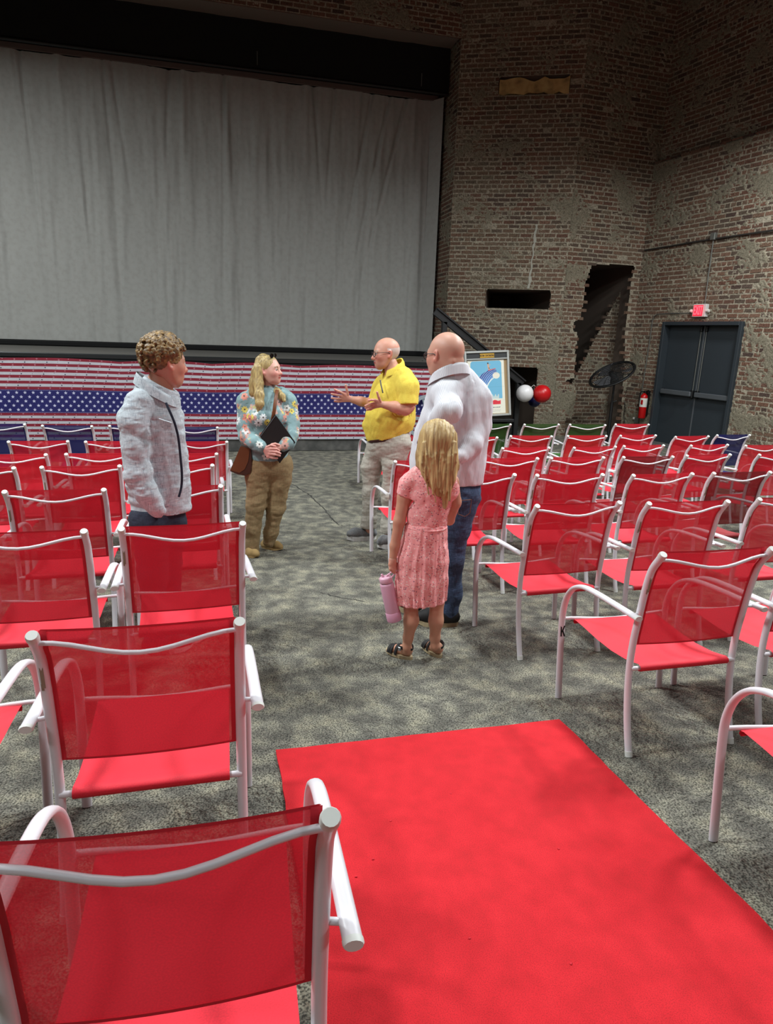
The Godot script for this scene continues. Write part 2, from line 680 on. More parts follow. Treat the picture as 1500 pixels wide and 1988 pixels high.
func build_wall(w: Wall) -> void:
	var r := RandomNumberGenerator.new()
	r.seed = w.seed_ * 977
	var rest := Geo.new()
	var cand := []
	var rows := int((w.y1 - w.y0) / COURSE)
	var eye := Vector3(0, CAM_H, 0)
	for i in rows:
		var v0 := w.y0 + i * COURSE + 0.007
		var v1 := w.y0 + (i + 1) * COURSE - 0.007
		var header := i % 6 == 5
		var len_ := 0.114 if header else 0.226
		var x := -r.randf_range(0.0, 0.02) - (len_ * 0.5 if i % 2 == 1 else 0.0)
		while x < w.width:
			var a := maxf(x + 0.006, 0.0)
			var b := minf(x + len_ - 0.006 + r.randf_range(-0.006, 0.006), w.width)
			x += len_
			if b - a < 0.03:
				continue
			var cut := false
			for rc in w.rects:
				if v1 > rc.position.y + 0.02 and v0 < rc.end.y - 0.02 and b > rc.position.x and a < rc.end.x:
					cut = true
					if a < rc.position.x:
						b = rc.position.x - 0.004
					elif b > rc.end.x:
						a = rc.end.x + 0.004
					else:
						b = a
			if b - a < 0.03:
				continue
			var mid := Vector2((a + b) * 0.5, (v0 + v1) * 0.5)
			var gone := false
			for h in w.holes:
				if Geometry2D.is_point_in_polygon(mid, h):
					gone = true
			if gone:
				continue
			var z: float = r.randf_range(-0.004, 0.004) + w.step.call(mid.y)
			if r.randf() < 0.012:
				z -= 0.05
			var pale: float = w.tone.call(mid.x, mid.y)
			var p := w.origin + w.u * mid.x + Vector3(0, mid.y, 0)
			var d := p - eye
			var depth := d.dot(cam_fwd)
			var sx := 750.0 + FOCAL * d.dot(cam_right) / maxf(depth, 0.1)
			var sy := 994.0 - FOCAL * d.dot(cam_up) / maxf(depth, 0.1)
			var seen := depth > 0.5 and sx > 4 and sx < 1496 and sy > 60 and sy < 850
			cand.append([depth if seen and not cut and not header and absf((b - a) - 0.214) < 0.012 else 999.0, a, b, v0, v1, z, pale])
	cand.sort_custom(func(p, q): return p[0] < q[0])
	var n_single := 0
	for q in cand:
		if q[0] < 900.0 and n_single < w.singles:
			n_single += 1
			var lvl := clampi(int(q[6] * 4.0 + r.randf_range(-0.5, 0.5)), 0, 3)
			var key := "%d_%d" % [lvl, r.randi() % 7]
			if not brick_variants.has(key):
				var bg := Geo.new()
				bg.col = brick_colour(r, lvl * 0.25 + 0.1)
				brick_geo(bg, -0.107, 0.107, -0.0328, 0.0328, 0.0, r)
				brick_variants[key] = bg.mesh()
			var o := put("brick", brick_variants[key], M.brick, w.node)
			o.position = Vector3((q[1] + q[2]) * 0.5, (q[3] + q[4]) * 0.5, q[5])
			o.scale = Vector3((q[2] - q[1]) / 0.214, 1, 1)
		else:
			rest.col = brick_colour(r, q[6])
			brick_geo(rest, q[1], q[2], q[3], q[4], q[5], r)
	if rest.v.size():
		var o := obj("bricks", rest, M.brick, w.node)
		o.set_meta("kind", "stuff")
	mortar(w)


# the bedding mortar as one uneven sheet: recessed in the joints, smeared out over the bricks where old plaster still clings
func mortar(w: Wall) -> void:
	var cell := 0.024
	var nx := int(ceil(w.width / cell)) + 1
	var ny := int(ceil((w.y1 - w.y0) / cell)) + 1
	var big := noise(w.seed_ + 3, 0.9, 3)
	var fine := noise(w.seed_ + 9, 5.0, 3)
	var v := PackedVector3Array()
	var n := PackedVector3Array()
	var c := PackedColorArray()
	var hole := PackedByteArray()
	v.resize(nx * ny)
	n.resize(nx * ny)
	c.resize(nx * ny)
	hole.resize(nx * ny)
	var any_hole := w.holes.size() + w.rects.size() > 0
	for i in ny:
		var y := minf(w.y0 + i * cell, w.y1)
		var st: float = w.step.call(y)
		for k in nx:
			var x := minf(k * cell, w.width)
			var f := fine.get_noise_2d(x * 2.0, y * 2.6)
			var p: float = big.get_noise_2d(x, y * 1.3) + 0.55 * f + w.bias.call(x, y)
			var t := smoothstep(0.0, 0.16, p)
			v[i * nx + k] = Vector3(x, y, st + lerpf(-0.0055 + 0.005 * f, 0.0065 + 0.004 * f, t))
			var col := Color(0.70, 0.67, 0.60).lerp(Color(0.555, 0.53, 0.46), t) * (1.0 + 0.16 * f)
			c[i * nx + k] = Color(col.r, col.g, col.b).srgb_to_linear()
			hole[i * nx + k] = 1 if any_hole and in_hole(w, Vector2(x, y)) else 0
	for i in ny:
		for k in nx:
			var l := v[i * nx + maxi(k - 1, 0)]
			var rr := v[i * nx + mini(k + 1, nx - 1)]
			var d := v[maxi(i - 1, 0) * nx + k]
			var up := v[mini(i + 1, ny - 1) * nx + k]
			n[i * nx + k] = (rr - l).cross(up - d).normalized()
	var ix := PackedInt32Array()
	for i in ny - 1:
		for k in nx - 1:
			var a := i * nx + k
			if hole[a] + hole[a + 1] + hole[a + nx] + hole[a + nx + 1] >= 2:
				continue
			ix.append_array([a, a + nx, a + 1, a + 1, a + nx, a + nx + 1])
	var arr := []
	arr.resize(Mesh.ARRAY_MAX)
	arr[Mesh.ARRAY_VERTEX] = v
	arr[Mesh.ARRAY_NORMAL] = n
	arr[Mesh.ARRAY_COLOR] = c
	arr[Mesh.ARRAY_INDEX] = ix
	var m := ArrayMesh.new()
	m.add_surface_from_arrays(Mesh.PRIMITIVE_TRIANGLES, arr)
	put("mortar", m, M.brick, w.node)


# a hollow behind an opening: floor, sides, top and back, all of the same dark masonry
func recess(w: Wall, r: Rect2, deep: float, m: Material, called := "recess") -> void:
	var g := Geo.new()
	var x0 := r.position.x - 0.01
	var x1 := r.end.x + 0.01
	var a := r.position.y - 0.01
	var b := r.end.y + 0.01
	g.face_n([Vector3(x0, a, -deep), Vector3(x1, a, -deep), Vector3(x1, b, -deep), Vector3(x0, b, -deep)], Vector3(0, 0, 1))
	g.face_n([Vector3(x0, a, 0), Vector3(x0, b, 0), Vector3(x0, b, -deep), Vector3(x0, a, -deep)], Vector3(1, 0, 0))
	g.face_n([Vector3(x1, a, 0), Vector3(x1, b, 0), Vector3(x1, b, -deep), Vector3(x1, a, -deep)], Vector3(-1, 0, 0))
	g.face_n([Vector3(x0, b, 0), Vector3(x1, b, 0), Vector3(x1, b, -deep), Vector3(x0, b, -deep)], Vector3(0, -1, 0))
	g.face_n([Vector3(x0, a, 0), Vector3(x1, a, 0), Vector3(x1, a, -deep), Vector3(x0, a, -deep)], Vector3(0, 1, 0))
	obj(called, g, m, w.node)


var wall_splay: Wall
var wall_corner: Wall
var wall_right: Wall
var door_rect: Rect2

func make_brick_walls() -> void:
	var jamb := Vector2(4.645, -13.6)
	var c12 := Vector2(6.70, -12.6)
	var c23 := Vector2(8.41, -12.71)
	var wash := noise(19, 0.55, 3)
	# splayed wall beside the stage, with its slot and a low opening
	var w := new_wall("wall_splay", jamb, c12, FLAT_Y, 9.5, 3)
	wall_splay = w
	var s0 := wall_uy(w, 942, 596.5)
	var s1 := wall_uy(w, 1068, 564)
	var slot := Rect2(s0.x, s0.y, s1.x - s0.x, s1.y - s0.y)
	var l0 := wall_uy(w, 938, 860)
	var l1 := wall_uy(w, 1043, 715)
	var low := Rect2(l0.x, FLAT_Y - 0.1, l1.x - l0.x, l1.y - FLAT_Y + 0.1)
	var p0 := wall_uy(w, 968, 184)
	var p1 := wall_uy(w, 1107, 146)
	var patch := Rect2(p0.x, p0.y, p1.x - p0.x, p1.y - p0.y)
	w.rects = [slot, low, patch]
	w.bias = func(u: float, y: float) -> float: return -0.30 + 0.55 * smoothstep(1.5, 0.5, y) * smoothstep(1.0, 1.6, u) + 0.12 * smoothstep(1.9, 2.2, u)
	w.tone = func(u: float, y: float) -> float: return 0.50 + 0.30 * wash.get_noise_2d(u * 1.5, y)
	build_wall(w)
	recess(w, slot, 2.2, M.shell)
	recess(w, low, 2.4, M.shell)
	# pale sandstone block let into the wall
	var pg := Geo.new()
	var top := []
	var bot := []
	var rr := RandomNumberGenerator.new()
	rr.seed = 8
	for k in 15:
		var f := k / 14.0
		top.append(Vector3(lerpf(patch.position.x, patch.end.x, f), patch.end.y - 0.03 + rr.randf_range(-0.025, 0.03) - (0.05 if k == 6 or k == 7 else 0.0), 0.004))
		bot.append(Vector3(lerpf(patch.position.x, patch.end.x, f), patch.position.y + rr.randf_range(-0.02, 0.03), 0.004))
	for k in 14:
		pg.face_n([bot[k], bot[k + 1], top[k + 1], top[k]], Vector3(0, 0, 1))
		pg.face_n([top[k], top[k + 1], top[k + 1] - Vector3(0, 0, 0.1), top[k] - Vector3(0, 0, 0.1)], Vector3.UP)
		pg.face_n([bot[k], bot[k + 1], bot[k + 1] - Vector3(0, 0, 0.1), bot[k] - Vector3(0, 0, 0.1)], Vector3.DOWN)
	obj("stone_block", pg, M.ochre_stone, w.node)
	recess(w, patch.grow(0.03), 0.09, M.shell, "block_bed")
	# wall between the splay and the side wall, broken through at its foot
	w = new_wall("wall_corner", c12, c23 + Vector2(0.16, -0.0103), FLAT_Y, 9.5, 5)
	wall_corner = w
	var ragged := poly_uy(w, [[1150, 513], [1232, 517], [1224, 545], [1219, 590], [1212, 640], [1212, 700], [1206, 780], [1200, 905], [1096, 905], [1097, 868], [1098, 816], [1110, 812], [1118, 775], [1117, 748], [1100, 744], [1100, 738], [1115, 735], [1118, 700], [1116, 672], [1122, 665], [1121, 645], [1114, 642], [1115, 624], [1128, 620], [1132, 590], [1138, 545]])
	w.holes = [ragged]
	w.bias = func(u: float, y: float) -> float: return -0.22 + 0.4 * smoothstep(1.2, 0.4, y) + 0.25 * smoothstep(0.25, 0.0, u)
	w.tone = func(u: float, y: float) -> float: return 0.40 + 0.30 * wash.get_noise_2d(u * 1.5 + 9.0, y)
	build_wall(w)
	alcove(w, ragged)
	# side wall with the doors
	var dir := Vector2(0.1392, 0.9903)
	w = new_wall("wall_right", c23, c23 + dir * 6.4, FLAT_Y, 9.5, 7)
	wall_right = w
	var d0 := wall_uy(w, 1290, 625)
	var d1 := wall_uy(w, 1446, 624)
	door_rect = Rect2(d0.x, FLAT_Y - 0.1, d1.x - d0.x, d1.y - FLAT_Y + 0.1)
	w.rects = [door_rect]
	w.step = func(y: float) -> float: return -0.11 if y > 5.04 else 0.0
	w.bias = func(u: float, y: float) -> float: return -0.17 + 0.32 * smoothstep(1.0, 0.2, y)
	w.tone = func(u: float, y: float) -> float: return 0.28 + 0.25 * wash.get_noise_2d(u * 1.5 + 23.0, y)
	build_wall(w)
	# return beside the screen
	w = new_wall("wall_jamb", Vector2(4.645, -15.2), jamb, FLAT_Y, 9.5, 11)
	w.singles = 0
	w.tone = func(_u: float, _y: float) -> float: return 0.2
	build_wall(w)
	# wall over the stage opening
	w = new_wall("wall_proscenium", Vector2(-8.5, -13.6), jamb, 7.0, 9.5, 13)
	w.tone = func(_u: float, _y: float) -> float: return 0.1
	build_wall(w)
	var g := Geo.new()
	g.box(Vector3(-1.93, 8.2, -14.0), Vector3(13.1, 2.4, 0.7))
	struct("wall_lintel", g, M.shell)
	# side wall nearer than the picture shows
	g = Geo.new()
	var a := c23 + dir * 6.4
	var b := c23 + dir * 18.4
	g.face_n([Vector3(a.x, FLAT_Y, a.y), Vector3(b.x, FLAT_Y, b.y), Vector3(b.x, 9.5, b.y), Vector3(a.x, 9.5, a.y)], Vector3(-0.99, 0, 0.139))
	struct("wall_side", g, M.shell)


# the dark passage behind the broken opening: brick back wall, sides and the sloping underside of a stair
func alcove(w: Wall, hole: PackedVector2Array) -> void:
	var lo := Vector2(99, 99)
	var hi := Vector2(-99, -99)
	for p in hole:
		lo = lo.min(p)
		hi = hi.max(p)
	var deep := 0.75
	var off := lo.x - 0.15
	var inner := new_wall("wall_alcove", Vector2(w.origin.x, w.origin.z) + Vector2(w.u.x, w.u.z) * off - Vector2(w.nrm.x, w.nrm.z) * deep, Vector2(w.origin.x, w.origin.z) + Vector2(w.u.x, w.u.z) * (hi.x + 0.1) - Vector2(w.nrm.x, w.nrm.z) * deep, FLAT_Y, 3.4, 17)
	inner.singles = 140
	inner.tone = func(_u: float, _y: float) -> float: return 0.45
	# the flank of an old stair: it slopes down from the opening's head to its far foot
	var a := wall_uy(inner, 1232, 512)
	var b := wall_uy(inner, 1118, 728)
	var sl := (b.y - a.y) / (b.x - a.x)
	inner.holes = [PackedVector2Array([Vector2(-0.2, a.y + sl * (-0.2 - a.x)), Vector2(inner.width + 0.2, a.y + sl * (inner.width + 0.2 - a.x)), Vector2(inner.width + 0.2, 4.2), Vector2(-0.2, 4.2)])]
	build_wall(inner)
	recess(w, Rect2(lo.x - 0.12, FLAT_Y, hi.x - lo.x + 0.2, hi.y - FLAT_Y + 0.05), 3.2, M.shell, "passage")


# ------------------------------------------------------------------ stage, screen
const STAGE_Z := -11.06
const STAGE_Y := 1.215
const SCREEN_Z := -14.57

func make_stage() -> void:
	var g := Geo.new()
	g.box(Vector3(-2.44, (STAGE_Y + FLAT_Y) / 2 - 0.02, -11.72), Vector3(12.1, STAGE_Y - FLAT_Y - 0.04, 1.24))
	g.box(Vector3(-1.94, (STAGE_Y + FLAT_Y) / 2 - 0.02, -14.05), Vector3(13.1, STAGE_Y - FLAT_Y - 0.04, 3.4))
	struct("stage_wall", g, M.black_paint)
	g = Geo.new()
	g.box(Vector3(-2.44, STAGE_Y - 0.02, -11.72), Vector3(12.1, 0.04, 1.24), 0.004)
	g.box(Vector3(-1.94, STAGE_Y - 0.02, -14.05), Vector3(13.1, 0.04, 3.4), 0.004)
	struct("floor_stage", g, M.stage_grey)
	# dark nosing along the stage edge, in two steps
	g = Geo.new()
	g.box(Vector3(-2.44, STAGE_Y - 0.035, STAGE_Z - 0.02), Vector3(12.1, 0.075, 0.06), 0.012)
	struct("trim_1", g, M.stage_lip)
	g = Geo.new()
	g.box(Vector3(-2.44, STAGE_Y - 0.11, STAGE_Z - 0.015), Vector3(12.1, 0.07, 0.05), 0.012)
	struct("trim_2", g, M.stage_lip)
	# concrete kerb under the banner
	g = Geo.new()
	g.box(Vector3(-2.44, FLAT_Y + 0.11, STAGE_Z - 0.02), Vector3(12.1, 0.22, 0.1), 0.01)
	struct("baseboard_stage", g, M.curb)
	# screen: hung cloth with soft folds, on a black sill and with a grey return beside the brick
	var t := thing("cinema_screen", "wide grey cloth cinema screen with soft hanging folds above the stage", "screen", Vector3(0, STAGE_Y, SCREEN_Z))
	var n1 := noise(61, 1.0, 2)
	var n2 := noise(62, 1.0, 3)
	var rows := []
	var y_lo := 0.105
	var y_hi := 4.99
	for i in 84:
		var f := i / 83.0
		var row := []
		for k in 440:
			var x := lerpf(-6.6, 4.40, k / 439.0)
			var lean := x + 0.10 * (1.0 - f) * n2.get_noise_2d(x * 0.7, 3.0) * 4.0
			var fold := pow(maxf(n1.get_noise_2d(lean * 2.6, f * 0.7), 0.0), 1.5) * 0.11 * (0.35 + 0.65 * f)
			fold += 0.028 * n2.get_noise_2d(lean * 3.2, f * 2.2 + 9.0)
			# drawn creases fanning down from the hanging points
			for cr in [[-1.6, 0.30, 0.55], [-1.75, 0.12, 0.62], [-0.62, -0.22, 0.5], [2.05, 0.26, 0.6], [2.45, -0.2, 0.5], [3.55, -0.62, 0.8], [3.9, -0.75, 0.85], [3.2, -0.55, 0.7], [-3.1, 0.1, 0.9], [0.35, -0.05, 0.9]]:
				var dx: float = x - (cr[0] + cr[1] * (1.0 - f) * 1.6)
				if absf(dx) < 0.12 and 1.0 - f < cr[2]:
					fold -= 0.05 * exp(-dx * dx / 0.0011) * (1.0 - (1.0 - f) / cr[2])
			row.append(Vector3(x, lerpf(y_lo, y_hi, f) + (0.012 * sin(x * 3.0) if i == 83 else 0.0), fold))
		rows.append(row)
	g = Geo.new()
	g.sheet(rows)
	obj("screen_cloth", g, M.screen, t)
	g = Geo.new()
	g.face([Vector3(4.40, y_lo, 0.0), Vector3(4.58, y_lo, 0.30), Vector3(4.58, y_hi, 0.30), Vector3(4.40, y_hi, 0.0)])
	obj("side_return", g, M.screen, t)
	g = Geo.new()
	g.box(Vector3(-1.06, y_hi + 0.04, 0.06), Vector3(11.2, 0.1, 0.03), 0.01)
	obj("top_hem", g, mat(Color(0.36, 0.30, 0.28), 0.9), t)
	g = Geo.new()
	g.box(Vector3(-1.06, 0.05, 0.1), Vector3(11.2, 0.1, 0.12), 0.02)
	obj("sill", g, M.black_cloth, t)
	# black valance over the screen
	t = thing("valance", "black cloth valance stretched across above the screen", "valance", Vector3(0, 6.19, SCREEN_Z + 0.45))
	rows = []
	for i in 10:
		var row := []
		for k in 90:
			var x := lerpf(-7.0, 4.62, k / 89.0)
			row.append(Vector3(x, 0.04 + 1.35 * i / 9.0, 0.03 * n1.get_noise_2d(x * 2.0, 0.3 * i)))
		rows.append(row)
	g = Geo.new()
	g.sheet(rows)
	obj("valance_cloth", g, M.black_cloth, t)
	g = Geo.new()
	g.tube([Vector3(-7.0, 0.02, 0.0), Vector3(4.62, 0.02, 0.0)], 0.03, 0.03, 8)
	obj("batten", g, M.black_metal, t)
	for x in [0.95, 4.05]:
		g = Geo.new()
		g.box(Vector3(x, 0.2, 0.05), Vector3(0.012, 0.22, 0.01))
		obj("hook", g, M.conduit, t)


# ------------------------------------------------------------------ doors
func make_doors() -> void:
	var w := wall_right
	var r := door_rect
	var t := Node3D.new()
	t.name = "door_1"
	t.set_meta("kind", "structure")
	add_child(t)
	t.transform = Transform3D(Basis(w.u, Vector3.UP, w.nrm), w.origin + w.u * r.position.x + Vector3(0, FLAT_Y, 0))
	var W := r.size.x
	var H := r.end.y - FLAT_Y
	var fw := 0.065
	var g := Geo.new()
	g.box(Vector3(fw / 2, H / 2, -0.05), Vector3(fw, H, 0.22), 0.004)
	g.box(Vector3(W - fw / 2, H / 2, -0.05), Vector3(fw, H, 0.22), 0.004)
	g.box(Vector3(W / 2, H - fw / 2, -0.05), Vector3(W - 2 * fw, fw, 0.22), 0.004)
	obj("door_frame", g, M.door, t)
	g = Geo.new()
	g.box(Vector3(W / 2, H / 2, -0.30), Vector3(W + 0.1, H + 0.1, 0.1))
	obj("backing", g, M.black_metal, t)
	var lw := (W - 2 * fw) / 2
	for s in 2:
		var x0 := fw + s * lw
		g = Geo.new()
		g.box(Vector3(x0 + lw / 2, (H - fw) / 2, -0.12), Vector3(lw - 0.008, H - fw - 0.01, 0.045), 0.003)
		var leaf := obj("door_leaf", g, M.door, t)
		g = Geo.new()
		var bar_y := 1.02
		g.box(Vector3(x0 + lw / 2, bar_y, -0.03), Vector3(lw - 0.1, 0.09, 0.06), 0.01)
		obj("panic_bar", g, M.door_bar, leaf)
		g = Geo.new()
		g.box(Vector3(x0 + (lw - 0.06 if s == 0 else 0.06), bar_y, -0.065), Vector3(0.07, 0.14, 0.06), 0.008)
		g.box(Vector3(x0 + (0.06 if s == 0 else lw - 0.06), bar_y, -0.065), Vector3(0.05, 0.11, 0.06), 0.008)
		obj("bar_mount", g, M.black_metal, leaf)
		g = Geo.new()
		var rx := x0 + (lw - 0.06 if s == 0 else 0.06)
		g.tube([Vector3(rx, bar_y + 0.06, -0.075), Vector3(rx, H - fw - 0.09, -0.075)], 0.009, 0.009, 8)
		obj("vertical_rod", g, M.conduit, leaf)
		g = Geo.new()
		g.box(Vector3(rx, H - fw - 0.06, -0.075), Vector3(0.05, 0.1, 0.05), 0.006)
		obj("top_latch", g, M.black_metal, leaf)
	g = Geo.new()
	g.box(Vector3(W / 2, (H - fw) / 2, -0.092), Vector3(0.03, H - fw - 0.01, 0.012), 0.003)
	obj("astragal", g, M.door_bar, t)
	g = Geo.new()
	g.box(Vector3(W / 2, 0.01, 0.12), Vector3(W + 0.1, 0.02, 0.36), 0.004)
	obj("threshold", g, M.curb, t)


# ------------------------------------------------------------------ carpet
func make_carpet() -> void:
	var t := thing("red_carpet", "bright red carpet runner laid on the aisle floor", "carpet")
	var x0 := 0.205
	var x1 := 1.452
	var nz := noise(71, 1.3, 3)
	var top := []
	for i in 60:
		var z := lerpf(-2.404, 1.6, i / 59.0)
		var row := []
		for k in 26:
			var f := k / 25.0
			var x := lerpf(x0, x1, f)
			if k == 0 or k == 25:
				x += 0.006 * nz.get_noise_1d(z * 6.0)
			var lift := 0.010 + 0.0045 * nz.get_noise_2d(x * 2.0, z * 2.0)
			row.append(Vector3(x, floor_y(z) + lift, z + (0.012 * (f - 0.2) if i == 0 else 0.0)))
		top.append(row)
	var g := Geo.new()
	g.sheet(top, Vector2(1, 1), true)
	for i in 59:
		for k in [0, 25]:
			var a: Vector3 = top[i][k]
			var b: Vector3 = top[i + 1][k]
			g.face_n([a, b, Vector3(b.x, floor_y(b.z), b.z), Vector3(a.x, floor_y(a.z), a.z)], Vector3(-1.0 if k == 0 else 1.0, 0, 0))
	for k in 25:
		var a: Vector3 = top[0][k]
		var b: Vector3 = top[0][k + 1]
		g.face_n([a, b, Vector3(b.x, floor_y(b.z), b.z), Vector3(a.x, floor_y(a.z), a.z)], Vector3(0, 0, -1))
	obj("pile", g, M.carpet, t)
	var lint := Geo.new()
	for q in [[875, 1541], [758, 1594], [691, 1702], [1084, 1648], [724, 1668], [911, 1822], [1108, 1871]]:
		var p := on_floor(q[0], q[1], 0.011)
		lint.box(p, Vector3(0.007, 0.004, 0.005), 0.001, Basis(Vector3.UP, q[0] * 0.1))
	obj("lint", lint, M.hem_red, t).set_meta("kind", "stuff")


# ------------------------------------------------------------------ chairs
var chair_meshes := {}
const HALF := 0.2413   # tube centre from the chair's middle

func chair_profile(y: float) -> float:
	# how far forward the rear tube stands at height y
	var ys := [0.0, 0.14, 0.27, 0.38, 0.48, 0.58, 0.68, 0.76, 0.80, 0.835, 0.862]
	var fs := [0.0, 0.031, 0.046, 0.048, 0.039, 0.020, 0.0, -0.021, -0.039, -0.066, -0.088]
	for i in ys.size() - 1:
		if y <= ys[i + 1]:
			return lerpf(fs[i], fs[i + 1], (y - ys[i]) / (ys[i + 1] - ys[i]))
	return fs[fs.size() - 1]


func smooth_path(p: Array, per := 5) -> Array:
	var out := []
	for i in p.size() - 1:
		var a: Vector3 = p[maxi(i - 1, 0)]
		var b: Vector3 = p[i]
		var c: Vector3 = p[i + 1]
		var d: Vector3 = p[mini(i + 2, p.size() - 1)]
		for k in per:
			var t := float(k) / per
			out.append(b.cubic_interpolate(c, a, d, t))
	out.append(p[p.size() - 1])
	return out


func build_chair_meshes() -> void:
	for s in [-1, 1]:
		var g := Geo.new()
		var p := []
		for y in [0.004, 0.14, 0.27, 0.38, 0.48, 0.58, 0.68, 0.76, 0.80, 0.835, 0.858]:
			p.append(Vector3(s * HALF, y, -chair_profile(y)))
		g.tube(smooth_path(p, 3), 0.0142, 0.0142, 12, Vector3.RIGHT)
		# pressed joint rings where the tubes are sleeved
		chair_meshes["rear_leg%d" % s] = g.mesh()
		g = Geo.new()
		var top := Vector3(s * HALF, 0.861, -chair_profile(0.861))
		var d := Vector3(0, 0.027, 0.022).normalized()
		g.tube([top - d * 0.012, top + d * 0.002, top + d * 0.0065], 0.0158, 0.0158, 14, Vector3.RIGHT, true, [1.0, 1.0, 0.86])
		chair_meshes["cap%d" % s] = g.mesh()
		g = Geo.new()
		var f := Vector3(s * HALF, 0.0, 0.0)
		g.tube([f + Vector3(0, 0.0, 0.001), f + Vector3(0, 0.022, -0.004)], 0.0152, 0.0152, 12, Vector3.RIGHT)
		chair_meshes["foot%d" % s] = g.mesh()
		# arm and front leg: one bent flat tube
		g = Geo.new()
		var o := HALF
		var q := [Vector3(s * (o + 0.032), 0.003, -0.528), Vector3(s * (o + 0.033), 0.16, -0.535), Vector3(s * (o + 0.034), 0.34, -0.541), Vector3(s * (o + 0.034), 0.43, -0.538), Vector3(s * (o + 0.035), 0.505, -0.512), Vector3(s * (o + 0.036), 0.562, -0.463), Vector3(s * (o + 0.037), 0.592, -0.401), Vector3(s * (o + 0.038), 0.604, -0.331), Vector3(s * (o + 0.040), 0.606, -0.221), Vector3(s * (o + 0.042), 0.604, -0.091), Vector3(s * (o + 0.044), 0.602, 0.039)]
		g.tube(smooth_path(q, 4), 0.0168, 0.0105, 12, Vector3.RIGHT)
		chair_meshes["arm%d" % s] = g.mesh()
		g = Geo.new()
		var e := Vector3(s * (o + 0.044), 0.602, 0.039)
		g.tube([e + Vector3(0, 0, -0.006), e + Vector3(0, 0, 0.003), e + Vector3(0, 0, 0.007)], 0.0178, 0.0115, 14, Vector3.RIGHT, true, [1.0, 1.0, 0.88])
		chair_meshes["arm_cap%d" % s] = g.mesh()
		g = Geo.new()
		g.tube([Vector3(s * HALF, 0.600, -0.017), Vector3(s * (o + 0.042), 0.600, -0.006)], 0.0065, 0.0065, 8)
		chair_meshes["arm_stub%d" % s] = g.mesh()
		g = Geo.new()
		g.box(Vector3(s * (HALF + 0.0), 0.735, -chair_profile(0.735) + 0.0147), Vector3(0.009, 0.075, 0.0012), 0.0, Basis(Vector3.RIGHT, 0.2))
		g.box(Vector3(s * (HALF + 0.003), 0.70, -chair_profile(0.70) + 0.0147), Vector3(0.006, 0.02, 0.0014), 0.0, Basis(Vector3.RIGHT, 0.2))
		chair_meshes["sticker%d" % s] = g.mesh()
	# curved rails
	var g := Geo.new()
	var p := []
	for k in 13:
		var f := k / 12.0 * 2.0 - 1.0
		var sag := 0.5 + 0.5 * cos(PI * f)
		p.append(Vector3(f * HALF, 0.838 - 0.034 * sag, -chair_profile(0.838) + 0.004 + 0.022 * sag))
	g.tube(p, 0.0066, 0.0066, 8, Vector3.UP, false)
	chair_meshes["back_rail"] = g.mesh()
	g = Geo.new()
	p = []
	for k in 13:
		var f := k / 12.0 * 2.0 - 1.0
		var sag := 0.5 + 0.5 * cos(PI * f)
		p.append(Vector3(f * (HALF + 0.036), 0.392 - 0.016 * sag, -0.548 + 0.002 * sag))
	g.tube(p, 0.0085, 0.0085, 8, Vector3.UP, false)
	chair_meshes["front_rail"] = g.mesh()
	g = Geo.new()
	p = []
	for k in 9:
		var f := k / 8.0 * 2.0 - 1.0
		p.append(Vector3(f * HALF, 0.360, -0.040))
	g.tube(p, 0.009, 0.009, 10, Vector3.UP, false)
	chair_meshes["rear_rail"] = g.mesh()
	# sling seat: from the front rail back, rolled round the rear rail
	g = Geo.new()
	var prof := [Vector2(-0.556, 0.368), Vector2(-0.566, 0.374), Vector2(-0.562, 0.386), Vector2(-0.545, 0.388), Vector2(-0.47, 0.380), Vector2(-0.36, 0.365), Vector2(-0.25, 0.358), Vector2(-0.15, 0.362), Vector2(-0.095, 0.371), Vector2(-0.066, 0.377), Vector2(-0.051, 0.372), Vector2(-0.046, 0.362), Vector2(-0.052, 0.350), Vector2(-0.070, 0.347)]
	var rows := []
	for q in prof:
		var row := []
		for k in 9:
			var f := k / 8.0 * 2.0 - 1.0
			var hw := lerpf(0.206, 0.216, clampf(-q.x / 0.56, 0, 1))
			row.append(Vector3(f * hw, q.y - 0.014 * (1.0 - f * f) * smoothstep(-0.08, -0.3, q.x) * smoothstep(-0.56, -0.4, q.x), q.x + 0.024))
		rows.append(row)
	g.sheet(rows)
	chair_meshes["seat"] = g.mesh()
	# sling back
	g = Geo.new()
	rows = []
	for i in 17:
		var y := lerpf(0.462, 0.866, i / 16.0)
		var row := []
		for k in 13:
			var f := k / 12.0 * 2.0 - 1.0
			var bow := (1.0 - f * f) * (0.016 + 0.006 * sin(PI * i / 16.0))
			row.append(Vector3(f * (HALF - 0.010), y - (0.003 * (1 - f * f) if i == 16 else 0.0), -chair_profile(minf(y, 0.815)) - 0.004 + bow + (0.012 * smoothstep(0.79, 0.87, y))))
		rows.append(row)
	g.sheet(rows)
	chair_meshes["backrest"] = g.mesh()
	# hems: the doubled cloth along the four edges
	g = Geo.new()
	for side in [-1, 1]:
		var hr := []
		for i in 17:
			var y := lerpf(0.462, 0.866, i / 16.0)
			var z := -chair_profile(minf(y, 0.815)) - 0.004 + (0.012 * smoothstep(0.79, 0.87, y))
			hr.append([Vector3(side * (HALF - 0.008), y, z + 0.003), Vector3(side * (HALF - 0.026), y, z + 0.0055)])
		g.sheet(hr)
	for e in [[0.460, 0.4665], [0.862, 0.868]]:
		var hr := []
		for yy in e:
			var row := []
			for k in 13:
				var f := k / 12.0 * 2.0 - 1.0
				row.append(Vector3(f * (HALF - 0.012), yy, -chair_profile(minf(yy, 0.815)) - 0.002 + (1.0 - f * f) * 0.0165 + (0.012 * smoothstep(0.79, 0.87, yy))))
			hr.append(row)
		g.sheet(hr)
